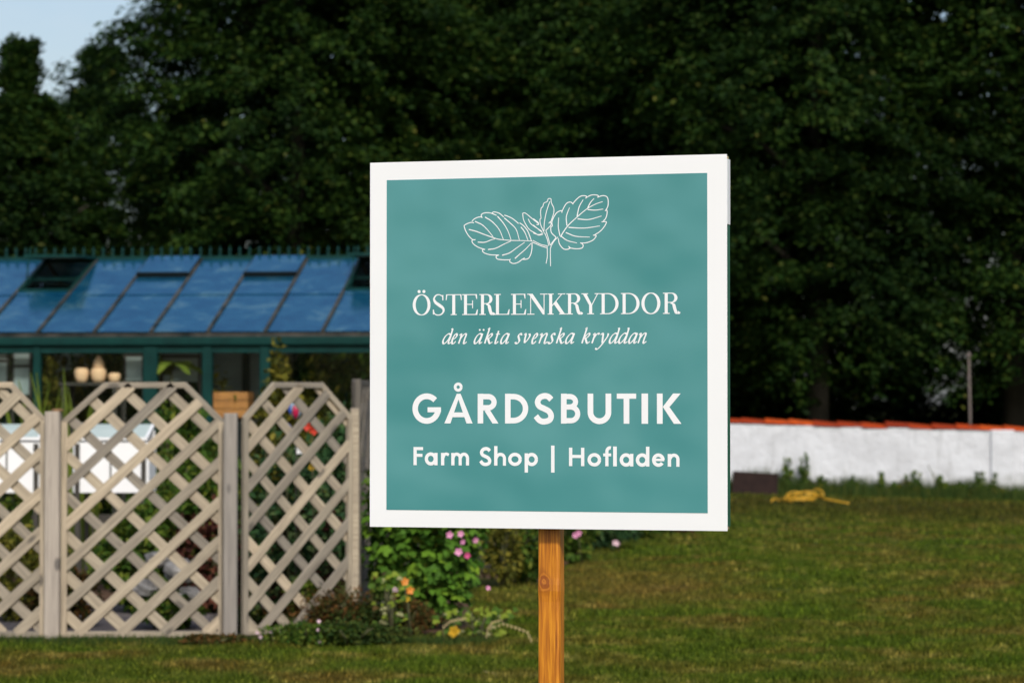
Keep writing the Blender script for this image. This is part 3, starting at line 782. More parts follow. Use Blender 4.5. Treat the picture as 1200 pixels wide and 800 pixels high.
def trellis(loc, rz, W, zt, zc, zb, f0, f1, label, pitch, fph, bph, ang=43.0, mat='fence', sw=.071, group='trellis panels of the garden fence', bottom=True):
    t = thing('trellis_panel', loc, rz, label, 'trellis', group)
    fw = .040
    mt = M[mat]
    ol = [(0, zb), (W, zb), (W, zc), (W*f1, zt), (W*f0, zt), (0, zc)]
    board('stile', (0, zb-.02), (0, zc), fw, -.018, .018, mt, t); board('stile', (W, zb-.02), (W, zc), fw, -.018, .018, mt, t)
    if bottom: board('bottom_rail', (fw/2, zb), (W-fw/2, zb), fw, -.016, .016, mt, t)
    board('top_rail', (W*f0, zt), (W*f1, zt), fw, -.0175, .0175, mt, t, .012)
    if f0 > 0:
        board('sloping_rail', (0, zc), (W*f0, zt), fw, -.0165, .0165, mt, t, .012); board('sloping_rail', (W*f1, zt), (W, zc), fw, -.0165, .0165, mt, t, .012)
    for sgn, ph, y0, y1 in ((1, fph, -.0175, -.006), (-1, bph, .006, .0165)):
        d = (math.cos(math.radians(ang)), sgn*math.sin(math.radians(ang)))
        for k in range(-14, 14):
            r_ = clip(ol, (0, ph+k*pitch), d)
            if r_ and r_[1]-r_[0] > .10:
                p_ = lambda q: (q*d[0], ph+k*pitch+q*d[1])
                board('slat', p_(r_[0]), p_(r_[1]), sw*rnd.uniform(.92, 1.05), y0, y1, mt, t, -.004, rnd.uniform(-.006, .006))
    return t

D2 = 19.8; q = D2/3333
zy = lambda y, D: CAM_H + (475-y)/3333*D
pitch = 46.4*q
trellis((-524*q, D2, 0), 0, 184*q, zy(451, D2), zy(494, D2), zy(742, D2), .26, .765,
        'eight sided trellis panel in the middle between the two thick posts', pitch, zy(571, D2), zy(578, D2))
trellis((-733*q, D2, 0), 0, 184*q, zy(451, D2), zy(492, D2), zy(742, D2), .26, .795,
        'leftmost trellis panel cut off by the left edge of the picture', pitch, zy(560, D2), zy(566, D2))
YW = math.radians(42)
L3_ = .928
trellis((-1.855, 19.78, 0), YW, L3_, zy(451, 20.0), zy(490, 20.0), zy(742, 19.75)+.01, .27, .72,
        'trellis panel turned back at an angle, nearest the teal sign', pitch, zy(666, 19.78), zy(676, 19.78))
ex, ey = -1.855+L3_*math.cos(YW), 19.78+L3_*math.sin(YW)
trellis((ex+.022, ey+.24, 0), math.radians(88.5), 1.25, 1.80, 1.79, .05, .02, .98,
        'dark weathered trellis panel running back edge on behind the corner post', pitch, .5, .62, mat='fence_old')

def post(x, y, w, d, z, label, mat='fence_grey', rz=0, cap=False):
    t = thing('fence_post', (x, y, 0), rz, label, 'post', 'posts of the trellis fence')
    b = MB(); b.box(-w/2, w/2, -d/2, d/2, -.1, z, .006)
    # shallow drying cracks and a chipped notch
    b.build('shaft', M[mat], t)
    if cap:
        b = MB(); b.lathe([(w*.40, 0), (w*.40, .012), (w*.30, .018), (.002, .020)], (w*.28, d*.2, z)); b.build('cap', M['endgrain'], t)
    return t
post(-535.5*q, 19.72, 16.5*q+.004, .09, zy(482, 19.72), 'thick grey post left of the middle trellis panel', cap=True)
post(-327*q, 19.66, 14*q+.008, .085, zy(484, 19.66), 'pale grey post right of the middle trellis panel')
post(ex+.035, ey+.04, .062, .07, zy(478, 20.4), 'slim end post of the angled trellis panel', mat='fence', rz=.1)
post(ex+.05, ey+.17, .050, .06, zy(444, 20.6), 'tall dark narrow post behind the end of the trellis', mat='fence_old')

# ------------------------------------------------------------------ greenhouse
GA = math.radians(-6)
gh = thing('greenhouse', (-1.866, 28.02, 0), GA, 'long dark green framed greenhouse with glass roof coloured blue like the sky it reflects behind the trellis', 'greenhouse')
BAY = .5745; K0, K1 = -9, 3
ZE, ZR, DR = 2.352, 3.200, 2.4
sl = Vector((0, DR, ZR-ZE)).normalized(); nrm_ = Vector((0, -sl.z, sl.y)); ex_ = Vector((1, 0, 0)); SL = math.hypot(DR, ZR-ZE)
def roofpt(x, t, up=0.0):          # t: metres up the slope
    return Vector((x, 0, ZE)) + sl*t + nrm_*up
def slope_box(b, x0, x1, t0, t1, u0, u1, back=False):
    c = roofpt((x0+x1)/2, (t0+t1)/2, (u0+u1)/2); ay, az = sl.copy(), nrm_.copy()
    if back:
        c.y = 2*DR - c.y; ay.y *= -1; az.y *= -1
    b.obox(c, ex_, ay, az, (x1-x0)/2, (t1-t0)/2, (u1-u0)/2)
vent_open, vent_shut = (-6, 0), (-4, -2, 2, -8)
for k in range(K0, K1):
    x0, x1 = k*BAY+.012, (k+1)*BAY-.012
    tops = 1.24
    te = SL-.03
    if k in vent_open: te = SL-1.16
    elif k in vent_shut: te = SL-.66
    for t0, t1, u in ((.02, min(tops, te)+.02, 0), (tops, te, .008)):
        if t1-t0 > .08:
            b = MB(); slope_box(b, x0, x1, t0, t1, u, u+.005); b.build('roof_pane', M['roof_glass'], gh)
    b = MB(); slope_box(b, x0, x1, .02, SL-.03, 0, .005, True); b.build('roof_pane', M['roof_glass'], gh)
    if k in vent_shut:      # closed vent standing a little proud, dark gap under its lower rail
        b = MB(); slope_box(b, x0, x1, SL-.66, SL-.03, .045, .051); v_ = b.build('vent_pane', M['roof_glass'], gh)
        b = MB(); slope_box(b, x0-.004, x1+.004, SL-.70, SL-.655, .003, .060); b.build('vent_rail', M['dark_rail'], v_)
    if k in vent_open:      # raised vent, hinged on the ridge
        hinge = roofpt((x0+x1)/2, SL-.03, .03)
        b = MB()
        a_ = math.radians(8)
        dr = Vector((0, -math.cos(a_), -math.sin(a_)*.15)).normalized(); nn = Vector((0, 0, 1))
        b.obox(hinge + dr*.42, ex_, dr, dr.cross(ex_), (x1-x0)/2-.01, .42, .003); v_ = b.build('open_vent_pane', M['frosted'], gh)
        b = MB(); b.obox(hinge + dr*.84, ex_, dr, dr.cross(ex_), (x1-x0)/2+.005, .014, .014)
        for xx_ in (x0, x1): b.obox(Vector((xx_, hinge.y, hinge.z)) + dr*.42, ex_, dr, dr.cross(ex_), .014, .42, .014)
        b.build('vent_frame', M['gh_frame'], v_)
        b = MB(); slope_box(b, x0, x1, SL-1.19, SL-1.15, .0, .03); slope_box(b, x0, x1, SL-.66, SL-.62, -.03, .0)
        slope_box(b, x0-.008, x0+.018, SL-1.16, SL-.05, -.02, .035); slope_box(b, x1-.018, x1+.008, SL-1.16, SL-.05, -.02, .035)
        b.tube([roofpt(x0+.05, SL-1.1, 0), roofpt(x0+.05, SL-1.0, 0)+Vector((0, .1, .42))], .008, 6)
        b.build('vent_opening_frame', M['gh_frame'], gh)
        b = MB(); slope_box(b, x0+.02, x1-.02, SL-1.15, SL-.68, -.06, -.054); tag(b.build('inner_sash', M['glass'], gh), 'clear sash under the raised roof vent')
for k in range(K0, K1+1):
    b = MB(); slope_box(b, k*BAY-.017, k*BAY+.017, 0, SL-.02, -.01, .022); b.build('glazing_bar', M['gh_bar'], gh)
    b = MB(); slope_box(b, k*BAY-.014, k*BAY+.014, 0, SL-.02, -.01, .02, True); b.build('glazing_bar', M['gh_bar'], gh)
XL, XR = K0*BAY, K1*BAY
b = MB(); b.box(XL-.05, XR+.05, DR-.05, DR+.05, ZR-.03, ZR+.035); b.build('ridge', M['gh_frame'], gh)
# cresting: small spikes along the ridge
spike = MB()
spike.box(-.012, .012, -.012, .012, 0, .055); spike.lathe([(.010, .055), (.022, .068), (.010, .082), (.002, .115)], n=6)
sm = spike.mesh('finial', M['gh_frame'])
nfin = int((XR-XL)/.107)
for i in range(nfin+1): link('finial', sm, gh, (XL+i*.107, DR, ZR+.03))
b = MB(); b.box(XL-.05, XR+.05, -.075, -.005, ZE-.125, ZE-.045, .01); b.build('gutter', M['gh_frame'], gh)
b = MB(); b.box(XL-.03, XR+.03, -.055, -.01, ZE-.044, ZE-.006); tag(b.build('eave_trim', M['gh_bar'], gh), 'pale trim line along the eave')
b = MB(); b.box(XL, XR, -.03, .03, ZE-.20, ZE-.126); b.build('eave_beam', M['gh_frame'], gh)
b = MB(); b.box(XL-.05, XR+.05, 2*DR+.005, 2*DR+.075, ZE-.11, ZE-.02); b.build('gutter', M['gh_frame'], gh)
for k, w in ((-9, .09), (-7, .09), (-5, .075), (-3, .145), (-2, .10), (-1, .10), (1, .10), (3, .12)):
    b = MB(); b.box(k*BAY-w/2, k*BAY+w/2, -.045, .045, 0, ZE-.125, .008); b.build('wall_post', M['gh_frame'], gh)
    b = MB(); b.box(k*BAY-w/2*.6, k*BAY+w/2*.6, 2*DR-.035, 2*DR+.035, 0, ZE-.10, .006); b.build('wall_post', M['gh_frame'], gh)
b = MB(); b.box(XL, XR, -.06, .06, 0, .55); tag(b.build('base_wall', M['shelf'], gh), 'low dark base wall of the greenhouse')
edges = [-9, -7, -5, -3, -2, -1, 1, 3]
for a, c in zip(edges[:-1], edges[1:]):
    b = MB(); b.box(a*BAY+.07, c*BAY-.07, -.003, .003, .56, ZE-.205); b.build('wall_pane', M['glass'], gh)
for j in range(K0, K1):
    b = MB(); b.box(j*BAY+.03, (j+1)*BAY-.03, 2*DR-.004, 2*DR+.004, .56, ZE-.11)
    fro = j in (-7, -4, -3)
    o = b.build('back_pane', M['frosted' if fro else 'glass'], gh)
    b2 = MB(); b2.box(j*BAY-.02, j*BAY+.02, 2*DR-.02, 2*DR+.02, .55, ZE-.10); b2.build('glazing_bar', M['gh_frame'], gh)
b = MB(); b.box(XL, XR, 2*DR-.06, 2*DR+.06, 0, .55); b.build('base_wall', M['shelf'], gh)
for xx_ in (XL, XR):
    b = MB(); b.add([(xx_, .0, .55), (xx_, 2*DR, .55), (xx_, 2*DR, ZE), (xx_, DR, ZR), (xx_, 0, ZE)], [(0,1,2,3,4)]); b.build('gable_pane', M['glass'], gh)
    b = MB(); b.box(xx_-.03, xx_+.03, .06, 2*DR-.06, 0, .548); b.build('gable_base', M['shelf'], gh)
    b = MB()
    for yy_ in (1.2, 2.4, 3.6): b.box(xx_-.02, xx_+.02, yy_-.025, yy_+.025, .55, ZE+(ZR-ZE)*(1-abs(yy_-DR)/DR)-.03)
    b.box(xx_-.022, xx_+.022, .05, 2*DR-.05, ZE-.03, ZE+.02)
    for q_ in (0, 1): b.obox((xx_, DR*.5+q_*DR, (ZE+ZR)/2), ex_, Vector((0, DR, (ZR-ZE)*(1-2*q_))).normalized(), Vector((0, -(ZR-ZE)*(1-2*q_), DR)).normalized(), .024, SL/2, .025)
    b.build('gable_frame', M['gh_frame'], gh)

def gw(s, d, z=0):     # greenhouse frame -> world
    c, s_ = math.cos(GA), math.sin(GA)
    return (-1.866 + s*c - d*s_, 28.02 + s*s_ + d*c, z)
def shelf(s0, s1, d, z, label):
    t = thing('shelf', gw((s0+s1)/2, d), GA, label, 'shelf', 'shelves inside the greenhouse')
    w = s1-s0
    b = MB(); b.box(-w/2, w/2, -.2, .2, z-.03, z); b.build('board', M['shelf'], t)
    for x in (-w/2+.04, w/2-.04):
        for y in (-.17, .17):
            b = MB(); b.box(x-.02, x+.02, y-.02, y+.02, 0, z-.031); b.build('leg', M['shelf'], t)
shelf(-5.0*BAY+.2, -3.6*BAY, .26, 1.86, 'tall dark shelf in the greenhouse carrying the pale clay pots')
shelf(-2*BAY+.07, -1*BAY-.07, .32, 1.50, 'dark shelf in the greenhouse carrying the orange crate')

def pot(x, y, z, r, h, mat, label, grp, lidded=False):
    t = thing('clay_pot', (x, y, z), 0, label, 'pot', grp)
    b = MB(); b.lathe([(r*.66, 0), (r*.92, h*.25), (r*1.05, h*.6), (r*.98, h*.86), (r*.80, h*.97), (r*.84, h), (r*.70, h), (r*.68, h*.9), (.01, h*.88)]); b.build('body', mat, t)
    if lidded:
        b = MB(); b.lathe([(r*.78, h+.001), (r*.62, h+.06), (r*.35, h+.10), (.01, h+.125)]); b.build('dome_lid', mat, t)
    return t
def gx(px, D): return (px-600)/3333*D
pot(gx(97, 28.5), 28.43, 1.86, .070, .145, M['clay'], 'small rounded pale clay pot, leftmost on the greenhouse shelf', 'pale clay pots on the greenhouse shelf', False)
pot(gx(117, 28.5), 28.41, 1.86, .076, .145, M['clay'], 'tallest pale clay pot with a domed lid on the greenhouse shelf', 'pale clay pots on the greenhouse shelf', True)
pot(gx(136, 28.5), 28.39, 1.86, .060, .095, M['clay'], 'low pale clay pot, rightmost on the greenhouse shelf', 'pale clay pots on the greenhouse shelf', False)
def added_panel(px0, px1, py0, py1, D, label):  # added pale panels; their tone stands in for daylight through the far glass
    w = gx(px1, D)-gx(px0, D); t = thing('added_pale_panel', ((gx(px0, D)+gx(px1, D))/2, D, 0), GA, label, 'added_panel', 'added pale panels standing in for daylight through the greenhouse')
    z0, z1 = zy(py1, D), zy(py0, D)
    b = MB(); b.box(-w/2, w/2, 0, .006, z0, z1); b.build('pale_sheet', M['frosted'], t)
    for s_ in (-1, 1):
        b = MB(); b.box(s_*w/2-.012, s_*w/2+.012, -.008, .014, 0, z1+.02); b.build('stake', M['shelf'], t)
    b = MB(); b.box(-w/2+.013, w/2-.013, -.007, -.001, (z0+z1)/2+.06, (z0+z1)/2+.09); b.build('crossbar', M['shelf'], t)
added_panel(146, 168, 403, 446, 28.50, 'narrow added pale panel standing in for daylight left of the widest greenhouse post')
added_panel(190, 234, 405, 447, 28.75, 'wide added pale panel standing in for daylight between the two green posts behind the broad leaves')
added_panel(15, 36, 413, 462, 28.60, 'added pale blue grey panel standing in for daylight behind the leftmost panel peak')
added_panel(-30, 10, 413, 450, 28.70, 'added pale panel standing in for daylight at the left edge of the picture')
# orange crate of boards
cx, cy, cz = gx(273, 28.3), 28.32, 1.505
t = thing('wooden_crate', (cx, cy, cz), GA, 'orange brown wooden crate behind the greenhouse glass, holding a potted plant', 'crate')
for i in range(3):
    for nm, (x0, x1, y0, y1) in (('board', (-.18,.18,-.15,-.135)), ('board', (-.18,.18,.135,.15)), ('board', (-.18,-.165,-.134,.134)), ('board', (.165,.18,-.134,.134))):
        b = MB(); b.box(x0, x1, y0, y1, .01+i*.085, .088+i*.085, .002); b.build(nm, M['crate'], t)
b = MB(); b.box(-.165, .165, -.135, .135, 0, .012); b.build('base_board', M['crate'], t)

# ------------------------------------------------------------------ plants
def lobed(size, lobes=5):
    """a fan-lobed mallow leaf as one small mesh"""
    vs = [(0, 0, 0)]; n = lobes*2+1
    for i in range(n):
        a = math.radians(-150 + 300*i/(n-1)) + PI/2
        r = size*(.52 if i % 2 else .40) * (1 if 0 < i < n-1 else .7)
        vs.append((r*math.cos(a), r*math.sin(a)+size*.05, -.18*r*(1 if i % 2 else .6)))
    return vs, [(0, i, i+1) for i in range(1, n)]

def foliage(c, rad, n, L, W, seed=0, shell=.55, flat=.4, droop=.2, noise_amp=.25):
    """leaves spread through an uneven blob; c centre, rad (rx,ry,rz)"""
    g_ = np.random.default_rng(seed+100)
    v = g_.normal(size=(n, 3)); v /= np.linalg.norm(v, axis=1, keepdims=True)
    r = shell + (1-shell)*g_.random(n)**.6
    am = 1 + noise_amp*(np.sin(v[:, 0]*5.1+seed)+np.sin(v[:, 2]*6.3+seed*2.1)+np.sin(v[:, 1]*5.7-seed))/2
    p = v*(r*am)[:, None]*np.array(rad) + np.array(c)
    d = v*1.0 + g_.normal(size=(n, 3))*.6; d[:, 2] -= droop
    nr_ = v*.5 + np.array([0, -.15, 1.0])*1.0 + g_.normal(size=(n, 3))*flat
    s = .7+.6*g_.random(n)
    q_ = leaf_quads(p, d, nr_, L*s, W*s)
    return q_[p[:, 2] > .02]

def stems(b, h, r, n, seed, spread=.7):
    rr = random.Random(seed)
    for i in range(n):
        a = rr.uniform(0, 2*PI); k = rr.uniform(.2, 1)*spread
        p0 = (rr.uniform(-.2, .2)*r, rr.uniform(-.2, .2)*r, 0)
        p2 = (math.cos(a)*r*k, math.sin(a)*r*k, h*rr.uniform(.6, .9))
        p1 = ((p0[0]+p2[0])*.4, (p0[1]+p2[1])*.4, p2[2]*.5)
        b.tube([p0, p1, p2], [.012, .009, .004], 5)

def shrub(name, label, cat_, x, y, rx, ry, h, mat, n, L, W, seed, group=None, z0=None, stemmat='stem', zc=None, shell=.45, **kw):
    z0 = float(gz(x, y)) if z0 is None else z0
    t = thing(name, (x, y, z0), 0, label, cat_, group)
    b = MB(); stems(b, h, rx, 7, seed); b.build('stems', M[stemmat], t)
    V = foliage((0, 0, h*.52 if zc is None else zc), (rx, ry, h*.52), n, L, W, seed, shell=shell, **kw)
    tag(link('foliage', poly_mesh('foliage', V, M[mat], 4), t), kind='stuff')
    return t

def blossom(parent, name, x, y, z, r, mat, eye=None, rr=rnd):
    b = MB()
    ty, tz = rr.uniform(-.4, .4), rr.uniform(-.3, .3)
    for i in range(5):
        a = 2*PI*i/5 + ty; a1, a2 = a-.55, a+.55
        b.add([(0, 0, 0), (r*.75*math.cos(a1), -r*.25, r*.75*math.sin(a1)), (r*math.cos(a), -r*.33+.002, r*math.sin(a)), (r*.75*math.cos(a2), -r*.25+.003, r*.75*math.sin(a2))], [(0,1,2,3)])
    return b.build(name, M[mat], parent, (x, y, z), (tz, 0, ty))

# --- the pink mallow bush, its leaves large enough to tell apart
mx, my = -.66, 20.85
mal = thing('mallow_bush', (mx, my, 0), 0, 'leafy green mallow bush with pink flowers under the left corner of the sign', 'bush')
b = MB(); stems(b, 1.3, .5, 12, 5, .8); b.build('stems', M['stem'], mal)
V = foliage((0, .05, .72), (.46, .45, .74), 5200, .055, .05, 3, shell=.2, flat=.7, noise_amp=.12)
tag(link('foliage', poly_mesh('foliage', V, M['mallow_leaf'], 4), mal), kind='stuff')
lm = []
for s_ in (.075, .095, .12):
    b = MB(); v_, f_ = lobed(s_); b.add(v_, f_); lm.append(b.mesh('leaf', M['mallow_leaf']))
M_objleaf, nt, p = new_mat('mallow_big_leaf')
oi = nt.nodes.new('ShaderNodeObjectInfo')
nt.links.new(ramp(nt, oi.outputs['Random'], [(0, (.035,.09,.010)), (.6, (.075,.165,.014)), (1, (.16,.26,.02))]), p.inputs['Base Color'])
p.inputs['Roughness'].default_value = .6; p.inputs['Specular IOR Level'].default_value = .12
for q_ in lm: q_.materials[0] = M_objleaf
for i in range(270):
    a = rnd.uniform(-PI*.95, -PI*.05); zz_ = rnd.uniform(.06, 1.2)
    k = math.sqrt(max(.05, 1-((zz_-.72)/.78)**2))*rnd.uniform(.9, 1.08)
    link('leaf', lm[i % 3], mal, (.47*k*math.cos(a), .46*k*math.sin(a), zz_), (rnd.uniform(.2, 1.25), rnd.uniform(-.4, .4), a+PI/2+rnd.uniform(-.7, .7)))
for px_, py_, mt_, r_ in ((527, 626, 'pink', .028), (540, 625, 'pink', .026), (557, 632, 'pink', .026), (538, 646, 'pink', .032), (548, 650, 'deep_pink', .026), (542, 634, 'pink', .022), (572, 688, 'pink', .018)):
    D = 20.42
    blossom(mal, 'flower', gx(px_, D)-mx, D-my-.02, zy(py_, D), r_, mt_)

# --- garden plants behind the trellis
GP = 'garden plants behind the trellis'
shrub('garden_plant', 'dark green leafy plant behind the left part of the middle trellis panel', 'plant', -2.95, 22.4, .34, .4, .80, 'garden_leaf', 2200, .08, .04, 1, GP)
shrub('garden_plant', 'olive yellow bush low behind the leftmost trellis panel', 'plant', -3.75, 21.6, .45, .4, .7, 'olive_leaf', 2200, .07, .035, 2, GP)
shrub('garden_plant', 'bright green bush behind the right part of the middle trellis panel', 'plant', -2.30, 22.6, .38, .4, 1.32, 'garden_leaf', 3000, .08, .045, 3, GP)
shrub('garden_plant', 'blue green bush behind the upper part of the angled trellis panel', 'plant', -1.72, 21.9, .34, .35, 1.28, 'blue_leaf', 2600, .07, .04, 4, GP)
shrub('garden_plant', 'maroon leaved plant low behind the angled trellis panel', 'plant', -1.62, 22.0, .30, .25, .85, 'maroon_leaf', 1500, .07, .035, 5, GP)
shrub('garden_plant', 'maroon leaved plant low behind the middle trellis panel beside the stones', 'plant', -2.35, 22.3, .28, .3, .86, 'maroon_leaf', 1500, .07, .035, 6, GP)
shrub('garden_plant', 'low green clump at the foot of the middle trellis panel', 'plant', -2.48, 20.7, .24, .2, .28, 'garden_leaf', 1000, .07, .04, 7, GP)
shrub('garden_plant', 'lime green plant between the stones and the angled trellis panel', 'plant', -1.50, 20.6, .16, .14, .40, 'lime_leaf', 450, .07, .035, 8, GP)
shrub('garden_plant', 'tall olive climber against the greenhouse wall behind the angled panel', 'plant', gx(330, 27.4), 27.4, .30, .25, 2.05, 'olive_leaf', 2600, .09, .045, 9, GP)
shrub('garden_plant', 'dark green bush against the greenhouse left of the orange crate', 'plant', gx(210, 26.9), 26.9, .45, .3, 1.50, 'garden_leaf', 3000, .09, .045, 10, GP)
shrub('garden_plant', 'dark bush in front of the greenhouse behind the leftmost panel', 'plant', gx(20, 27.0), 27.0, .55, .3, 1.40, 'garden_leaf', 2600, .09, .045, 11, GP)
shrub('garden_plant', 'blue green bush in front of the greenhouse behind the corner post', 'plant', gx(398, 26.3), 26.3, .36, .3, 1.50, 'blue_leaf', 2400, .09, .045, 12, GP)
shrub('garden_plant', 'mid green bush below the white box behind the middle panel', 'plant', -2.75, 23.0, .35, .3, .95, 'garden_leaf', 2200, .08, .045, 13, GP)
shrub('garden_plant', 'rust and green plant behind the foot of the leftmost panel', 'plant', -3.30, 20.9, .32, .25, .45, 'rust_leaf', 1400, .06, .03, 14, GP)
# inside the greenhouse
GI = 'plants growing inside the greenhouse'
def ghplant(px, D, h, rx, mat, label, seed, n=1400): shrub('greenhouse_plant', label, 'plant', gx(px, D), D, rx, rx*.8, h, mat, n, .11, .05, seed, GI, z0=.01)
ghplant(120, 30.8, 2.25, .75, 'garden_leaf', 'dark bushy plant filling the greenhouse behind the clay pots', 21, 5000)
ghplant(70, 29.6, 2.15, .42, 'olive_leaf', 'tall olive vine inside the greenhouse left of the clay pots', 22)
ghplant(345, 29.6, 2.2, .40, 'blue_leaf', 'dark blue green plant inside the greenhouse right of the orange crate', 24, 2600)
ghplant(400, 30.2, 2.2, .5, 'garden_leaf', 'dark plant inside the greenhouse nearest the sign', 25, 2600)
ghplant(58, 28.50, 2.02, .20, 'olive_leaf', 'slim olive plant against the glass behind the sword leaves', 26, 700)
ghplant(318, 28.42, 2.05, .20, 'garden_leaf', 'slim leafy plant against the glass right of the orange crate', 27, 700)
ghplant(372, 28.45, 1.92, .26, 'olive_leaf', 'broad olive plant against the glass nearest the sign', 28, 900)
ghplant(256, 28.50, 2.00, .10, 'olive_leaf', 'thin plant against the glass above the left of the crate', 29, 260)
def fronds(name, label, x, y, z0, h, n, L, w, mat, seed, group=None, arch=1.0):
    t = thing(name, (x, y, z0), 0, label, 'plant', group)
    rr = random.Random(seed)
    b = MB(); b.tube([(0, 0, 0), (.01, 0, h*.6), (.0, .02, h)], [.02, .016, .01], 6); b.build('stem', M['stem'], t)
    for i in range(n):
        a = 2*PI*i/n + rr.uniform(-.4, .4); Ls = L*rr.uniform(.7, 1.1); pts = []
        b = MB(); vs = []; m_ = 7
        for j in range(m_):
            u_ = j/(m_-1); r_ = Ls*u_*.85; zz_ = h*rr.uniform(.98, 1.0) + Ls*(.55*u_-.75*arch*u_*u_)
            ww = w*math.sin(PI*min(.97, u_*.9+.08))
            ca, sa = math.cos(a), math.sin(a)
            vs += [(r_*ca-ww*sa, r_*sa+ww*ca, zz_-.02*u_), (r_*ca, r_*sa, zz_+ww*.3), (r_*ca+ww*sa, r_*sa-ww*ca, zz_-.02*u_)]
        fs_ = []
        for j in range(m_-1):
            k = j*3; fs_ += [(k, k+1, k+4, k+3), (k+1, k+2, k+5, k+4)]
        b.add(vs, fs_, True); b.build('leaf', M[mat], t)
fronds('banana_plant', 'broad leaved yellow green plant inside the greenhouse beside the widest post', gx(202, 28.5), 28.42, .01, 2.02, 7, .45, .07, 'sword_leaf', 3, GI)
fronds('potted_plant', 'small branching plant standing in the orange crate', gx(273, 28.3), 28.32, 1.52, .22, 9, .24, .022, 'olive_leaf', 4)
# sword leaved clumps in front of the greenhouse
for i, (px_, D, lab) in enumerate(((42, 25.2, 'clump of upright yellow green sword leaves just right of the leftmost panel top'), (68, 25.0, 'tallest clump of sword leaves between the two left panels'), (98, 25.4, 'clump of sword leaves beside the slope of the middle panel'))):
    t = thing('sword_leaf_plant', (gx(px_, D), D, .006), 0, lab, 'plant', 'sword leaved plants before the greenhouse')
    for j in range(9):
        a = rnd.uniform(-.16, .16); hh = 1.63 + rnd.uniform(-.12, .30)*(1.1 if i == 1 else .8); bx_ = rnd.uniform(-.12, .12); by_ = rnd.uniform(-.1, .1)
        b = MB(); vs = []
        for k in range(6):
            u_ = k/5; w = .017*(1-u_**3)+.002
            vs += [(bx_+a*hh*u_*u_-w, by_-.004*k, hh*u_), (bx_+a*hh*u_*u_+w, by_+.01, hh*u_)]
        b.add(vs, [(2*k, 2*k+1, 2*k+3, 2*k+2) for k in range(5)]); b.build('leaf', M['sword_leaf'], t)

# --- white cold frames behind the fence
def cold_frame(px0, px1, label):
    D = 24.0; x0, x1 = gx(px0, D), gx(px1, D); w = x1-x0; za, zb_ = zy(577, D), zy(518, D)
    t = thing('cold_frame', ((x0+x1)/2, D, 0), 0, label, 'cold frame', 'white cold frames behind the trellis')
    b = MB(); b.box(-w/2, w/2, 0, .02, za, zb_, .003); b.build('front_board', M['white_paint'], t)
    b = MB(); b.box(-w/2, w/2, .5, .52, za, zb_+.1, .003); b.build('back_board', M['white_paint'], t)
    for s_ in (-1, 1):
        b = MB(); b.box(s_*w/2-.011, s_*w/2+.011, .022, .498, za, zb_, .003); b.build('side_board', M['white_paint'], t)
        for yy_ in (-.022, .525):
            b = MB(); b.box(s_*(w/2-.03)-.02, s_*(w/2-.03)+.02, yy_, yy_+.02, 0, zb_-.01, .003); b.build('leg', M['shelf'], t)
    for f_ in (.5,):
        b = MB(); b.box(-w/2+w*f_-.006, -w/2+w*f_+.006, -.012, -.002, za+.03, zb_-.03); tag(b.build('batten', M['shelf'], t), 'dark batten')
    lid = MB(); z0, z1 = zb_+.03, zb_+.15
    lid.add([(-w/2+.02, .0, z0), (w/2-.02, .0, z0), (w/2-.02, .5, z1), (-w/2+.02, .5, z1)], [(0,1,2,3)])
    l_ = lid.build('lid_pane', M['coldglass'], t)
    b = MB()
    b.box(-w/2, w/2, -.02, .0, z0-.012, z0+.012)
    for s_ in (-1, 1): b.obox((s_*(w/2-.01), .25, (z0+z1)/2), (1,0,0), Vector((0, .5, z1-z0)).normalized(), Vector((0, -(z1-z0), .5)).normalized(), .012, .255, .010)
    b.build('lid_frame', M['white_paint'], l_)
cold_frame(87, 173, 'white painted cold frame seen through the middle trellis panel')
cold_frame(-30, 47, 'white painted cold frame seen through the leftmost trellis panel')

# stones behind the fence
def stone(x, y, r, label, seed, z=0.0):
    rr = random.Random(seed); b = MB(); n, m_ = 9, 6; vs = []
    for i in range(m_+1):
        th = PI*i/m_
        for k in range(n):
            ph = 2*PI*k/n; q_ = r*rr.uniform(.82, 1.12)
            vs.append((q_*math.sin(th)*math.cos(ph)*1.3, q_*math.sin(th)*math.sin(ph), q_*math.cos(th)*.75))
    fs_ = [(i*n+k, (i+1)*n+k, (i+1)*n+(k+1) % n, i*n+(k+1) % n) for i in range(m_) for k in range(n)]
    b.add(vs, fs_); o = b.build('stone', M['stone'], None, (x, y, z+r*.6), (0, 0, rr.uniform(0, 3)))
    tag(o, label, 'stone', 'grey stones behind the middle trellis panel')
for i, (px_, py_, r_, lab) in enumerate(((212, 668, .12, 'largest grey stone on top of the pile behind the middle panel'), (168, 690, .10, 'grey stone at the left of the pile behind the middle panel'),
        (192, 700, .11, 'grey stone in the middle of the pile'), (222, 698, .10, 'grey stone at the right of the pile near the post'), (185, 655, .085, 'pale flat stone high in the pile'), (205, 735, .09, 'low grey stone nearest the fence rail'))):
    D = 20.75; stone(gx(px_, D), D + (i % 3)*.08, r_, lab, 40+i, max(0, zy(py_, D)-r_*.6))

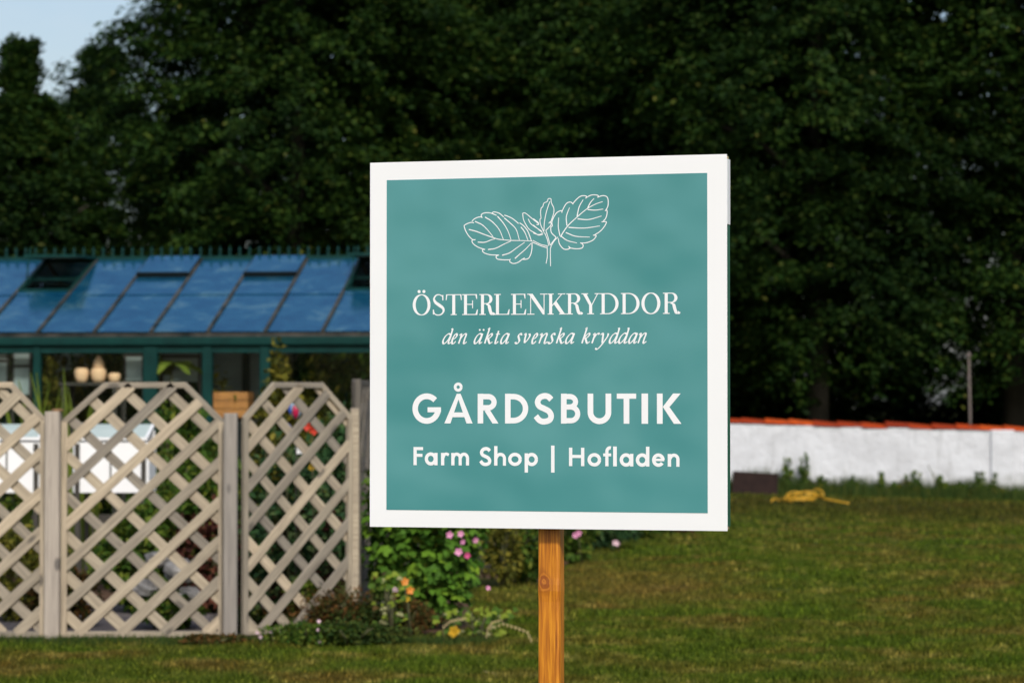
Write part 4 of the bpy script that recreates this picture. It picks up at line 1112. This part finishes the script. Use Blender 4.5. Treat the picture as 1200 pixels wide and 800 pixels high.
# ornaments and flowers seen through the angled panel
t = thing('glass_ornament', (gx(347, 20.9), 20.9, 0), 0, 'oval red and blue glass garden ornament behind the top of the angled panel', 'ornament')
zc_ = zy(478, 20.9)
b = MB(); b.tube([(0, .01, 0), (0, .01, zc_-.06)], .005, 6); b.build('rod', M['shelf'], t)
b = MB(); b.lathe([(.004, -.085), (.03, -.06), (.052, 0), (.03, .06), (.004, .085)], (0, 0, zc_), 12); b.build('rim', M['glass_pale'], t)
b = MB(); b.lathe([(.003, -.07), (.024, -.03), (.026, .02), (.003, .05)], (0, -.042, zc_-.015), 10); tag(b.build('centre', M['glass_red'], t), 'red glass centre')
b = MB(); b.lathe([(.003, 0), (.02, .02), (.018, .04), (.003, .055)], (0, -.01, zc_+.065), 10)
for s_ in (-1, 1): b.lathe([(.003, -.05), (.014, -.02), (.014, .03), (.003, .05)], (s_*.042, -.022, zc_), 8)
tag(b.build('petals', M['glass_blue'], t), 'blue glass petals')
def flower_stalk(px_, py_, D, r, mat, label, n=1, grp=None, cat_='flower'):
    t = thing('flower', (gx(px_, D), D, .006), 0, label, cat_, grp); z = zy(py_, D)
    b = MB(); b.tube([(.03, .02, 0), (.01, .01, z*.6), (0, .006, z)], [.006, .005, .004], 5); b.build('stem', M['stem'], t)
    rr = random.Random(px_)
    for i in range(n): blossom(t, 'bloom', rr.uniform(-1, 1)*r*(n > 1)*1.1, -.01*i, z+rr.uniform(-1, 1)*r*(n > 1), r, mat, rr=rr)
flower_stalk(366, 503, 21.0, .038, 'red', 'single red flower behind the upper right of the angled panel', 2)
flower_stalk(350, 530, 21.0, .040, 'white_petal', 'white flower behind the middle of the angled panel', 3)
flower_stalk(312, 525, 21.2, .030, 'cream_leaf', 'greenish white flower cluster left of the white flower', 4)
flower_stalk(335, 502, 21.3, .028, 'glass_blue', 'small blue flower left of the red flower', 2)
flower_stalk(366, 548, 21.1, .030, 'yellow_leaf', 'small yellow flower below the red flower', 1)

# --- border plants in front: rusty and green ground cover below the fence
LB = 'low plants along the foot of the fence'
lows = [(300, 742, .30, .14, .20, 'low_leaf', 'low green clump in front of the pale post'), (345, 742, .30, .16, .20, 'rust_leaf', 'low rusty and green clump under the angled panel'),
        (395, 730, .32, .18, .34, 'rust_leaf', 'taller rusty red heather clump at the end of the trellis'), (440, 738, .32, .18, .26, 'low_leaf', 'dark green low clump beside the heather'),
        (478, 732, .28, .16, .22, 'rust_leaf', 'brown seed head clump left of the yellow leaf plant'), (360, 757, .36, .14, .16, 'garden_leaf', 'flat green mat at the lawn edge under the angled panel'),
        (415, 757, .36, .14, .17, 'low_leaf', 'flat dark mat at the lawn edge right of the pale pink flowers'), (250, 756, .22, .07, .07, 'rust_leaf', 'small brown tuft in front of the middle panel rail')]
for i, (px_, py_, rx, ry, h, mt_, lab) in enumerate(lows):
    D = min(1.63*3333/(py_-475), 20.2); shrub('low_plant', lab, 'plant', gx(px_, D), D, rx, ry, h, mt_, 2200, .035, .016, 60+i, LB, z0=.004, shell=.2, flat=.8, noise_amp=.3)
for px_, py_, r_, lab in ((375, 751, .014, 'small round pale pink flower in front of the low clumps'), (306, 746, .015, 'pale pink flower beside the pale post'), (302, 741, .013, 'small white pink flower just above the one by the post'),
                          (374, 728, .014, 'pale pink flower against the angled panel foot'), (373, 738, .012, 'tiny white flower between the two pale pink ones'), (318, 740, .011, 'tiny white flower right of the pale post')):
    flower_stalk(px_, py_, 19.2, r_, 'pale_pink', lab, 1, 'pale pink flowers along the fence foot')
# yellow leaved plant under the mallow
def mixed_plant(px_, D, h, rx, parts, label, seed, name='border_plant'):
    x = gx(px_, D); t = thing(name, (x, D, .006), 0, label, 'plant'); rr = random.Random(seed)
    b = MB(); stems(b, h, rx, 8, seed, .9); b.build('stems', M['stem'], t)
    for mt_, n, s_ in parts:
        for i in range(n):
            b = MB(); v_, f_ = lobed(s_*rr.uniform(.7, 1.2), 3); b.add(v_, f_)
            a = rr.uniform(-PI, PI); k = rr.uniform(.3, 1)
            b.build('leaf', M[mt_], t, (rx*k*math.cos(a), .15*k*math.sin(a)-.05, h*rr.uniform(.15, 1)), (rr.uniform(.5, 1.4), rr.uniform(-.5, .5), rr.uniform(-1, 1)))
    return t
mixed_plant(560, 19.9, .20, .30, (('lime_leaf', 26, .06), ('garden_leaf', 30, .06), ('cream_leaf', 14, .04)), 'low plant with lime green leaves at the lawn edge under the mallow', 5)
mixed_plant(457, 19.9, .46, .13, (('cream_leaf', 9, .05), ('lime_leaf', 24, .055), ('garden_leaf', 22, .06), ('rust_leaf', 8, .05)), 'pale variegated plant between the trellis end and the mallow', 6)
t = flower_stalk(475, 687, 19.9, .032, 'orange', 'orange flower beside the pale variegated plant', 2)
t = flower_stalk(478, 702, 19.85, .022, 'yellow_leaf', 'small yellow orange flower below the orange one', 1)
t = flower_stalk(534, 740, 19.5, .040, 'yellow_leaf', 'large yellow flower at the edge of the lawn', 2)
flower_stalk(462, 688, 20.0, .022, 'pale_pink', 'faded pink flower left of the orange flower', 2)
# arching tan seed stems
for lab, pts in (('arching tan seed stem reaching over the lawn left of the post', [(575, 735), (590, 729), (604, 733), (618, 738), (624, 752)]), ('short tan seed stem with pointed leaves above the yellow flower', [(520, 733), (528, 726), (536, 724), (546, 722)]),
                 ('upright tan seed stem in the middle of the low plant', [(570, 744), (572, 734), (577, 727), (588, 724)])):
    D = 19.4; x0 = gx(pts[0][0], D); t = thing('seed_stem', (x0, D, .0), 0, lab, 'plant', 'tan seed stems at the lawn edge')
    q_ = [(gx(a, D)-x0, -.03*i, zy(c, D)) for i, (a, c) in enumerate(pts)]
    b = MB(); b.tube([(q_[0][0], .02, 0)] + q_, .0025, 5); b.build('stalk', M['straw'], t)
    b = MB()
    for i in range(len(q_)*3):
        u_ = i/3; k = min(int(u_), len(q_)-2); f_ = u_-k if k < len(q_)-1 else 1
        c = Vector(q_[k]).lerp(Vector(q_[k+1]), min(1, f_)); s_ = .012
        b.add([c+Vector((-s_*.5, 0, 0)), c+Vector((0, -.006, -s_*1.6)), c+Vector((s_*.5, 0, 0)), c+Vector((0, .004, s_*.6))], [(0,1,2,3)])
    b.build('seed_heads', M['straw'], t)
# dry stalk in the foreground grass
D = 17.2; t = thing('grass_stalk', (gx(598, D), D, 0), 0, 'long pale dry grass stalk bending in the foreground lawn', 'grass stalk')
q_ = [(gx(a, D)-gx(598, D), 0, zy(c, D)) for a, c in ((612, 800), (600, 797), (590, 791), (578, 787), (566, 785))]
b = MB(); b.tube([(q_[0][0]+.02, 0, 0)] + q_, [.004, .0035, .003, .003, .0025, .0015], 5); b.build('stalk', M['straw'], t)

# further border behind the sign
BB = 'border plants behind the sign post'
shrub('border_bush', 'dark brownish green bush behind the post to the right of the mallow', 'bush', gx(612, 25.6), 25.6, .34, .3, .85, 'garden_leaf', 3200, .06, .035, 31, BB)
shrub('border_bush', 'dry brownish bush between the mallow and the dark bush', 'bush', gx(590, 25.2), 25.2, .20, .22, .62, 'olive_leaf', 1200, .05, .025, 32, BB)
for i, (px_, D, h, r_, mt_, lab) in enumerate(((668, 30.0, .62, .30, 'garden_leaf', 'leafy green border plant just right of the post'), (700, 32.0, .46, .42, 'blue_leaf', 'dark low border plant with a pink flower right of the post'),
        (740, 34.0, .42, .42, 'garden_leaf', 'dark low border plant under the right half of the sign'), (778, 36.0, .30, .4, 'maroon_leaf', 'low maroon border plant farthest right under the sign'))):
    shrub('border_plant', lab, 'plant', gx(px_, D), D, r_, .35, h, mt_, 1500, .07, .04, 33+i, BB)
flower_stalk(678, 626, 29.6, .036, 'pink', 'bright pink flower just right of the post under the sign', 2)
flower_stalk(722, 634, 31.5, .034, 'pale_pink', 'pale pink flower farther right under the sign', 2)

# ------------------------------------------------------------------ garden wall with tiled top
wy = 54.0
def wall_top(x): return 1.335 - .0238*(x-4.1) if x > 4.1 else 1.335
wx0, wx1 = -1.0, 13.5
GWt = thing('garden_wall', (0, wy, 0), 0, 'long low whitewashed garden wall capped with red tiles', 'wall')
nseg = 40; vs = []; fs = []
for i in range(nseg+1):
    x = wx0+(wx1-wx0)*i/nseg; zt = wall_top(x); zb_ = float(gz(x, wy))-.3
    w = .012*math.sin(x*1.7)+.008*math.sin(x*4.1)
    vs += [(x, -.15+w, zb_), (x, -.15+w*.6, (zb_+zt)/2+.1), (x, -.15+w*.3, zt-.05), (x, .15, zt-.05), (x, .15, zb_)]
for i in range(nseg):
    for k in range(5):
        a, c = i*5+k, i*5+(k+1) % 5; fs.append((a, a+5, c+5, c))
fs += [(0,1,2,3,4), tuple(range(nseg*5+4, nseg*5-1, -1))]
b = MB(); b.add(vs, fs); b.build('masonry', M['plaster'], GWt)
tl = .462
# a half-round ridge tile, one end a little wider so that the next laps over it
vs = []; nn = 10
for e, (xq, sc2) in enumerate(((0, 1.0), (tl+.05, .80))):
    for rr_ in (1.0, .84):
        for k in range(nn+1):
            a = PI*k/nn; vs.append((xq, -.195*sc2*rr_*math.cos(a), .095*sc2*rr_*math.sin(a)*1.0))
fs = []; m_ = nn+1
for k in range(nn):
    fs += [(k, k+1, 2*m_+k+1, 2*m_+k), (m_+k+1, m_+k, 3*m_+k, 3*m_+k+1), (k+1, k, m_+k, m_+k+1), (2*m_+k, 2*m_+k+1, 3*m_+k+1, 3*m_+k)]
fs += [(0, 2*m_, 3*m_, m_), (nn, m_+nn, 3*m_+nn, 2*m_+nn)]
b = MB(); b.add(vs, fs); tmesh = b.mesh('tile', M['tile'])
x = wx0
while x < wx1-.2:
    zt = wall_top(x+tl/2)
    o = link('tile', tmesh, GWt, (x, rnd.uniform(-.012, .012), zt-.035+rnd.uniform(-.014, .022)), (rnd.uniform(-.02, .02), math.atan(.0238 if x > 4 else 0)+rnd.uniform(-.02, .02)+.035, rnd.uniform(-.025, .025)))
    x += tl*rnd.uniform(.93, 1.03)
# brick pier seen at the right end
b = MB(); b.box(9.05, 9.50, -.22, .22, float(gz(9.2, wy))-.3, wall_top(9.2)-.045, .02); b.build('pier', M['plaster'], GWt)
# dark trough at the wall's foot
D = 52.6; t = thing('trough', (gx(884, D), D, float(gz(4.3, D))), math.radians(-6), 'dark brown wooden trough standing against the white wall beside the sign', 'trough')
tz = .40
for nm, bx4 in (('front_board', (-.42,.42,-.16,-.13,0,tz)), ('back_board', (-.42,.42,.13,.16,0,tz)), ('end_board', (-.42,-.39,-.129,.129,0,tz)), ('end_board', (.39,.42,-.129,.129,0,tz)), ('base_board', (-.39,.39,-.129,.129,.02,.05))):
    b = MB(); b.box(*bx4, .004); b.build(nm, M['trough'], t, None, (0, .06, 0))
# yellow hose
D = 48.0; t = thing('garden_hose', (gx(945, D), D, float(gz(5, D))), 0, 'loosely coiled yellow hose lying on the grass before the white wall', 'hose')
b = MB(); pts = []
for i in range(70):
    u_ = i/69; a = u_*2*PI*3.2
    pts.append((-.18+.30*math.cos(a)*(1-.25*u_)+.25*u_, .30*math.sin(a)*(1-.25*u_), .04+.02*i/10+.05*math.sin(a*2.3)*u_+.03))
b.tube(pts, .013, 6)
b.tube([(-.6+i*.045, .25*math.sin(i*.6), .05+.05*abs(math.sin(i*.9))) for i in range(9)], .013, 6)
b.tube([(.25+i*.06, -.05*i, .11-.011*i) for i in range(8)], .013, 6)
b.tube([(-.22+.16*math.cos(a/6), -.1, .05+.17*math.sin(a/6)) for a in range(0, 20)], .013, 6)
b.build('coil', M['yellow'], t)

# weeds at the wall's foot
WG = 'weeds growing along the wall foot'
def weed(px_, h0, rx, label, seed, n=520, mat='garden_leaf'):
    D = 53.6; x = gx(px_, D); z0 = float(gz(x, D)); t = thing('weed', (x, D, z0), 0, label, 'weed', WG); rr = random.Random(seed)
    b = MB(); g_ = np.random.default_rng(seed); cs = []
    for i in range(6):
        tx, ty = rr.uniform(-1, 1)*rx, rr.uniform(-.1, .1); h = h0*1.1; hh = h*rr.uniform(.55, 1.0) if i else h
        if i == 0: tx *= .3
        b.tube([(tx*.4, ty, 0), (tx*.7, ty, hh*.5), (tx, ty, hh)], [.008, .006, .003], 4)
        m_ = n//6; u_ = g_.random(m_)**1.35
        cs.append(np.stack([tx*(.4+.6*u_)+g_.normal(size=m_)*rx*(.12+.5*(1.0-u_)**1.5), ty+g_.normal(size=m_)*.06, hh*u_], 1))
    b.build('stalks', M['stem'], t)
    c = np.concatenate(cs); m_ = len(c)
    d = g_.normal(size=(m_, 3)); V = leaf_quads(c, d, g_.normal(size=(m_, 3))+np.array([0, -.3, .8]), .06+.05*g_.random(m_), .03+.02*g_.random(m_))
    tag(link('foliage', poly_mesh('foliage', V, M[mat], 4), t), kind='stuff')
for i, a in enumerate(((920, .62, .14, 'pointed weed nearest the trough'), (944, .70, .13, 'tallest pointed bushy weed above the yellow hose'), (963, .34, .10, 'short weed just right of the hose'),
        (1000, .36, .14, 'small bushy weed left of the thin stalks'), (1034, .42, .07, 'thin stalky weed in the middle of the wall'), (1048, .25, .12, 'low weed clump between the stalky ones'), (1070, .46, .16, 'broad upright weed in the middle of the wall'),
        (1103, .40, .14, 'weed clump below the long leaning stem'), (1124, .30, .16, 'low weed filling the gap before the bushy one'), (1153, .50, .20, 'widest bushy weed near the right end of the wall'), (868, .22, .14, 'low weed in front of the trough'), (1190, .18, .16, 'lowest weed at the right edge of the picture'))):
    weed(a[0], a[1], a[2], a[3], 80+i)
D = 53.5; x = gx(1100, D); t = thing('leaning_stem', (x, D, float(gz(x, D))), 0, 'long bare stem leaning left against the white wall', 'weed', WG)
b = MB(); b.tube([(.02, 0, 0), (-.05, .1, .35), (-.17, .25, .62)], [.02, .014, .008], 5)
b.build('stalk', M['stem'], t)
# rough grass at the foot
n = 34000
xx = npr.uniform(2.5, 12.5, n); yy = wy-.17-np.abs(npr.normal(size=n))*.35; zz = gz(xx, yy)
hh = (.06+.30*npr.random(n)**3)*(1+.7*np.maximum(0, np.sin(xx*2.3)*np.sin(xx*.9+1)))
ang = npr.random(n)*2*PI; wd = .009
V = np.zeros((n, 3, 3)); bx, by = np.cos(ang)*wd, np.sin(ang)*wd; ln = npr.normal(size=(n, 2))*.3
V[:, 0] = np.stack([xx-bx, yy-by, zz], 1); V[:, 1] = np.stack([xx+bx, yy+by, zz], 1); V[:, 2] = np.stack([xx+ln[:, 0]*hh, yy+ln[:, 1]*hh*.3, zz+hh], 1)
tag(link('wall_foot_grass', poly_mesh('wall_foot_grass', V, M['low_leaf'], 3)), 'uncut darker grass along the foot of the white wall', 'grass', kind='stuff')
n = 5000
xx = npr.uniform(2.5, 12.5, n); yy = wy-.2-np.abs(npr.normal(size=n))*.2; am = .05+.09*(np.sin(xx*3.1)*np.sin(xx*1.3+2)+.6)+.10*np.maximum(0, np.sin(xx*7))
c_ = np.stack([xx, yy, gz(xx, yy)+am*npr.random(n)*1.3], 1)
tag(link('wall_foot_weeds', poly_mesh('wall_foot_weeds', leaf_quads(c_, rdir(n), rdir(n)+np.array([0, -.2, .6]), .05+.05*npr.random(n), .03+.02*npr.random(n)), M['olive_leaf'], 4)), 'low leafy fringe of mixed weeds along the foot of the white wall', 'ground cover', kind='stuff')
# rough grass along the fence foot
n = 14000
xx = npr.uniform(-4.6, -.1, n); yy = 19.45+npr.normal(size=n)*.10; zz = np.zeros(n)+.005
hh = (.02+.055*npr.random(n)**2)
ang = npr.random(n)*2*PI; wd = .005
V = np.zeros((n, 3, 3)); bx, by = np.cos(ang)*wd, np.sin(ang)*wd; ln = npr.normal(size=(n, 2))*.4
V[:, 0] = np.stack([xx-bx, yy-by, zz], 1); V[:, 1] = np.stack([xx+bx, yy+by, zz], 1); V[:, 2] = np.stack([xx+ln[:, 0]*hh, yy+ln[:, 1]*hh*.3, zz+hh], 1)
tag(link('fence_foot_grass', poly_mesh('fence_foot_grass', V, M['low_leaf'], 3)), 'longer grass and moss along the foot of the trellis fence', 'grass', kind='stuff')
# pale pole behind the wall
D = 58.0; t = thing('pole', (gx(1136, D), D, 0), 0, 'thin pale pole standing behind the right part of the white wall', 'pole')
b = MB(); b.tube([(0, 0, 0), (.01, 0, 1.4), (-.01, 0, zy(418, D))], [.030, .028, .022], 8); b.build('shaft', M['pale_pole'], t)
b = MB(); b.lathe([(.045, 0), (.055, .03), (.03, .07), (.005, .09)], (-.01, 0, zy(418, D))); b.build('cap', M['pale_pole'], t)

# ------------------------------------------------------------------ trees
def crown_mesh(name, R, h, zb, ns, nl, seed, mat, L=.15, W=.085, droop=.28, point=0):
    """drooping sprays of leaves laid in tiers through an uneven crown"""
    g_ = np.random.default_rng(seed)
    t = g_.random(ns)**.85                               # height along the crown
    th = g_.random(ns)*2*PI
    nt_ = (h-zb)/1.05                                    # boughs lie in loose tiers with darker gaps between
    ph_ = .6*np.sin(th*2+seed)+.5*np.sin(th*5-seed)
    tq = (np.round(t*nt_+ph_)-ph_)/nt_ + g_.normal(size=ns)*.20/nt_
    t = np.clip(np.where(g_.random(ns) < .72, tq, t), 0, 1)
    prof = np.sin(np.clip(t*.92+.14, 0, 1)*PI)**.55*(1-.25*t)*(1-point*t**1.5)
    lump = 1 + .18*np.sin(th*3+seed+t*5) + .12*np.sin(th*5-t*11+seed) + .10*np.sin(t*23+th*2)
    rr = R*prof*lump*(.45+.55*g_.random(ns)**.45)
    c = np.stack([rr*np.cos(th), rr*np.sin(th), zb+(h-zb)*t], 1)
    out = np.stack([np.cos(th), np.sin(th), np.zeros(ns)], 1)
    out += g_.normal(size=(ns, 3))*np.array([.35, .35, .08]); out[:, 2] -= droop*(.4+g_.random(ns))
    out[:, 2] += (.9 if not point else 2.2)*(t > (.93 if not point else .92))
    out /= np.linalg.norm(out, axis=1, keepdims=True)
    side = np.cross(out, np.array([0, 0, 1.])); side /= np.linalg.norm(side, axis=1, keepdims=True)
    up = np.cross(side, out)
    sL = (.75+.75*g_.random(ns))*(1-.6*point*t); sW = .35+.35*g_.random(ns)
    if point: sW = np.where(t > .92, sW*.5, sW)
    a = (g_.random((ns, nl))-.25)*sL[:, None]
    bb = g_.normal(size=(ns, nl))*.42*sW[:, None]*(1-np.clip(a/sL[:, None], 0, 1)*.6)
    cc = g_.normal(size=(ns, nl))*.07 - .18*np.clip(a, 0, 2)**2 - .25*np.abs(bb)
    p = c[:, None]+out[:, None]*a[..., None]+side[:, None]*bb[..., None]+up[:, None]*cc[..., None]
    d = out[:, None]*1.0+side[:, None]*np.sign(bb)[..., None]*.8+g_.normal(size=(ns, nl, 3))*.4
    nr_ = up[:, None]+g_.normal(size=(ns, nl, 3))*.45
    s = .65+.6*g_.random(ns*nl)
    V = leaf_quads(p.reshape(-1, 3), d.reshape(-1, 3), nr_.reshape(-1, 3), L*s, W*s)
    return poly_mesh(name, V, M[mat], 4)

def limb_meshes(R, h, zb, seed, n=9):
    rr = random.Random(seed); out = []
    for i in range(n):
        a = 2*PI*i/n+rr.uniform(-.3, .3); z0 = zb*.6+(h-zb)*rr.uniform(.02, .7); L = R*rr.uniform(.55, .8)
        b = MB(); b.tube([(0, 0, z0), (L*.4*math.cos(a), L*.4*math.sin(a), z0+L*.35), (L*math.cos(a), L*math.sin(a), z0+L*.6)], [.11, .07, .025], 6)
        out.append(b.mesh('limb', M['bark']))
    b = MB(); b.tube([(0, 0, -.2), (.02, 0, .5), (.05, .03, zb+1), (-.05, 0, h*.6), (0, 0, h*.92)], [.34, .26, .22, .13, .03], 10)
    return b.mesh('trunk', M['bark']), out
KINDS = {}
def tree_kind(key, *a, **kw):
    KINDS[key] = (crown_mesh('crown', *a, **kw),) + limb_meshes(a[0], a[1], a[2], a[5])
tree_kind('low', 4.6, 15.5, .6, 3400, 60, 1, 'tree_leaf')
tree_kind('tall', 4.8, 17.0, 2.3, 3400, 60, 2, 'tree_leaf')
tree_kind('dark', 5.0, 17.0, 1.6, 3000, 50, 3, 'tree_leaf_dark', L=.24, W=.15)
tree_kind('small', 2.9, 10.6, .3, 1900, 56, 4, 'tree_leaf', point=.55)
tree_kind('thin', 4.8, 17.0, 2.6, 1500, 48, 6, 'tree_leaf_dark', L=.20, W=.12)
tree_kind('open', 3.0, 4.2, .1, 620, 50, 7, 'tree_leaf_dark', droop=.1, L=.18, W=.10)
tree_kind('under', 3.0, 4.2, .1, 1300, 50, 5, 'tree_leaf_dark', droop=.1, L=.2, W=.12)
def tree(kind, px_, D, label, rz=0, s=1.0, grp='dark leafy trees behind the garden', cat_='tree', name='leafy_tree', sz=None):
    t = thing(name, (gx(px_, D), D, float(gz(gx(px_, D), D))-.0), rz, label, cat_, grp)
    t.scale = (s, s, sz or s)
    cr, tr_, lb = KINDS[kind]
    o = link('crown', cr, t)
    link('trunk', tr_, t)
    for l in lb: link('limb', l, t)
tree('small', 22, 60, 'small pointed tree at the left edge with sky above it', .6, 1.0, sz=.84)
tree('low', -260, 64, 'dark tree just beyond the left edge of the picture', 1.2, .62)
tree('low', 348, 64, 'large spreading dark tree whose left side stands against the sky', 2.4, 1.04)
tree('low', 560, 68, 'dark leafy tree rising above the left half of the sign', 4.1, 1.08)
tree('low', 785, 66, 'dark leafy tree rising above the right half of the sign', .4, 1.06)
tree('tall', 957, 62, 'tree whose trunk shows above the tiled wall right of the sign', 5.0, 1.0)
tree('tall', 1190, 63, 'dark tree at the right edge above the pale pole', 2.0, 1.04)
tree('tall', 1440, 66, 'dark tree just beyond the right edge of the picture', 3.3, 1.0)
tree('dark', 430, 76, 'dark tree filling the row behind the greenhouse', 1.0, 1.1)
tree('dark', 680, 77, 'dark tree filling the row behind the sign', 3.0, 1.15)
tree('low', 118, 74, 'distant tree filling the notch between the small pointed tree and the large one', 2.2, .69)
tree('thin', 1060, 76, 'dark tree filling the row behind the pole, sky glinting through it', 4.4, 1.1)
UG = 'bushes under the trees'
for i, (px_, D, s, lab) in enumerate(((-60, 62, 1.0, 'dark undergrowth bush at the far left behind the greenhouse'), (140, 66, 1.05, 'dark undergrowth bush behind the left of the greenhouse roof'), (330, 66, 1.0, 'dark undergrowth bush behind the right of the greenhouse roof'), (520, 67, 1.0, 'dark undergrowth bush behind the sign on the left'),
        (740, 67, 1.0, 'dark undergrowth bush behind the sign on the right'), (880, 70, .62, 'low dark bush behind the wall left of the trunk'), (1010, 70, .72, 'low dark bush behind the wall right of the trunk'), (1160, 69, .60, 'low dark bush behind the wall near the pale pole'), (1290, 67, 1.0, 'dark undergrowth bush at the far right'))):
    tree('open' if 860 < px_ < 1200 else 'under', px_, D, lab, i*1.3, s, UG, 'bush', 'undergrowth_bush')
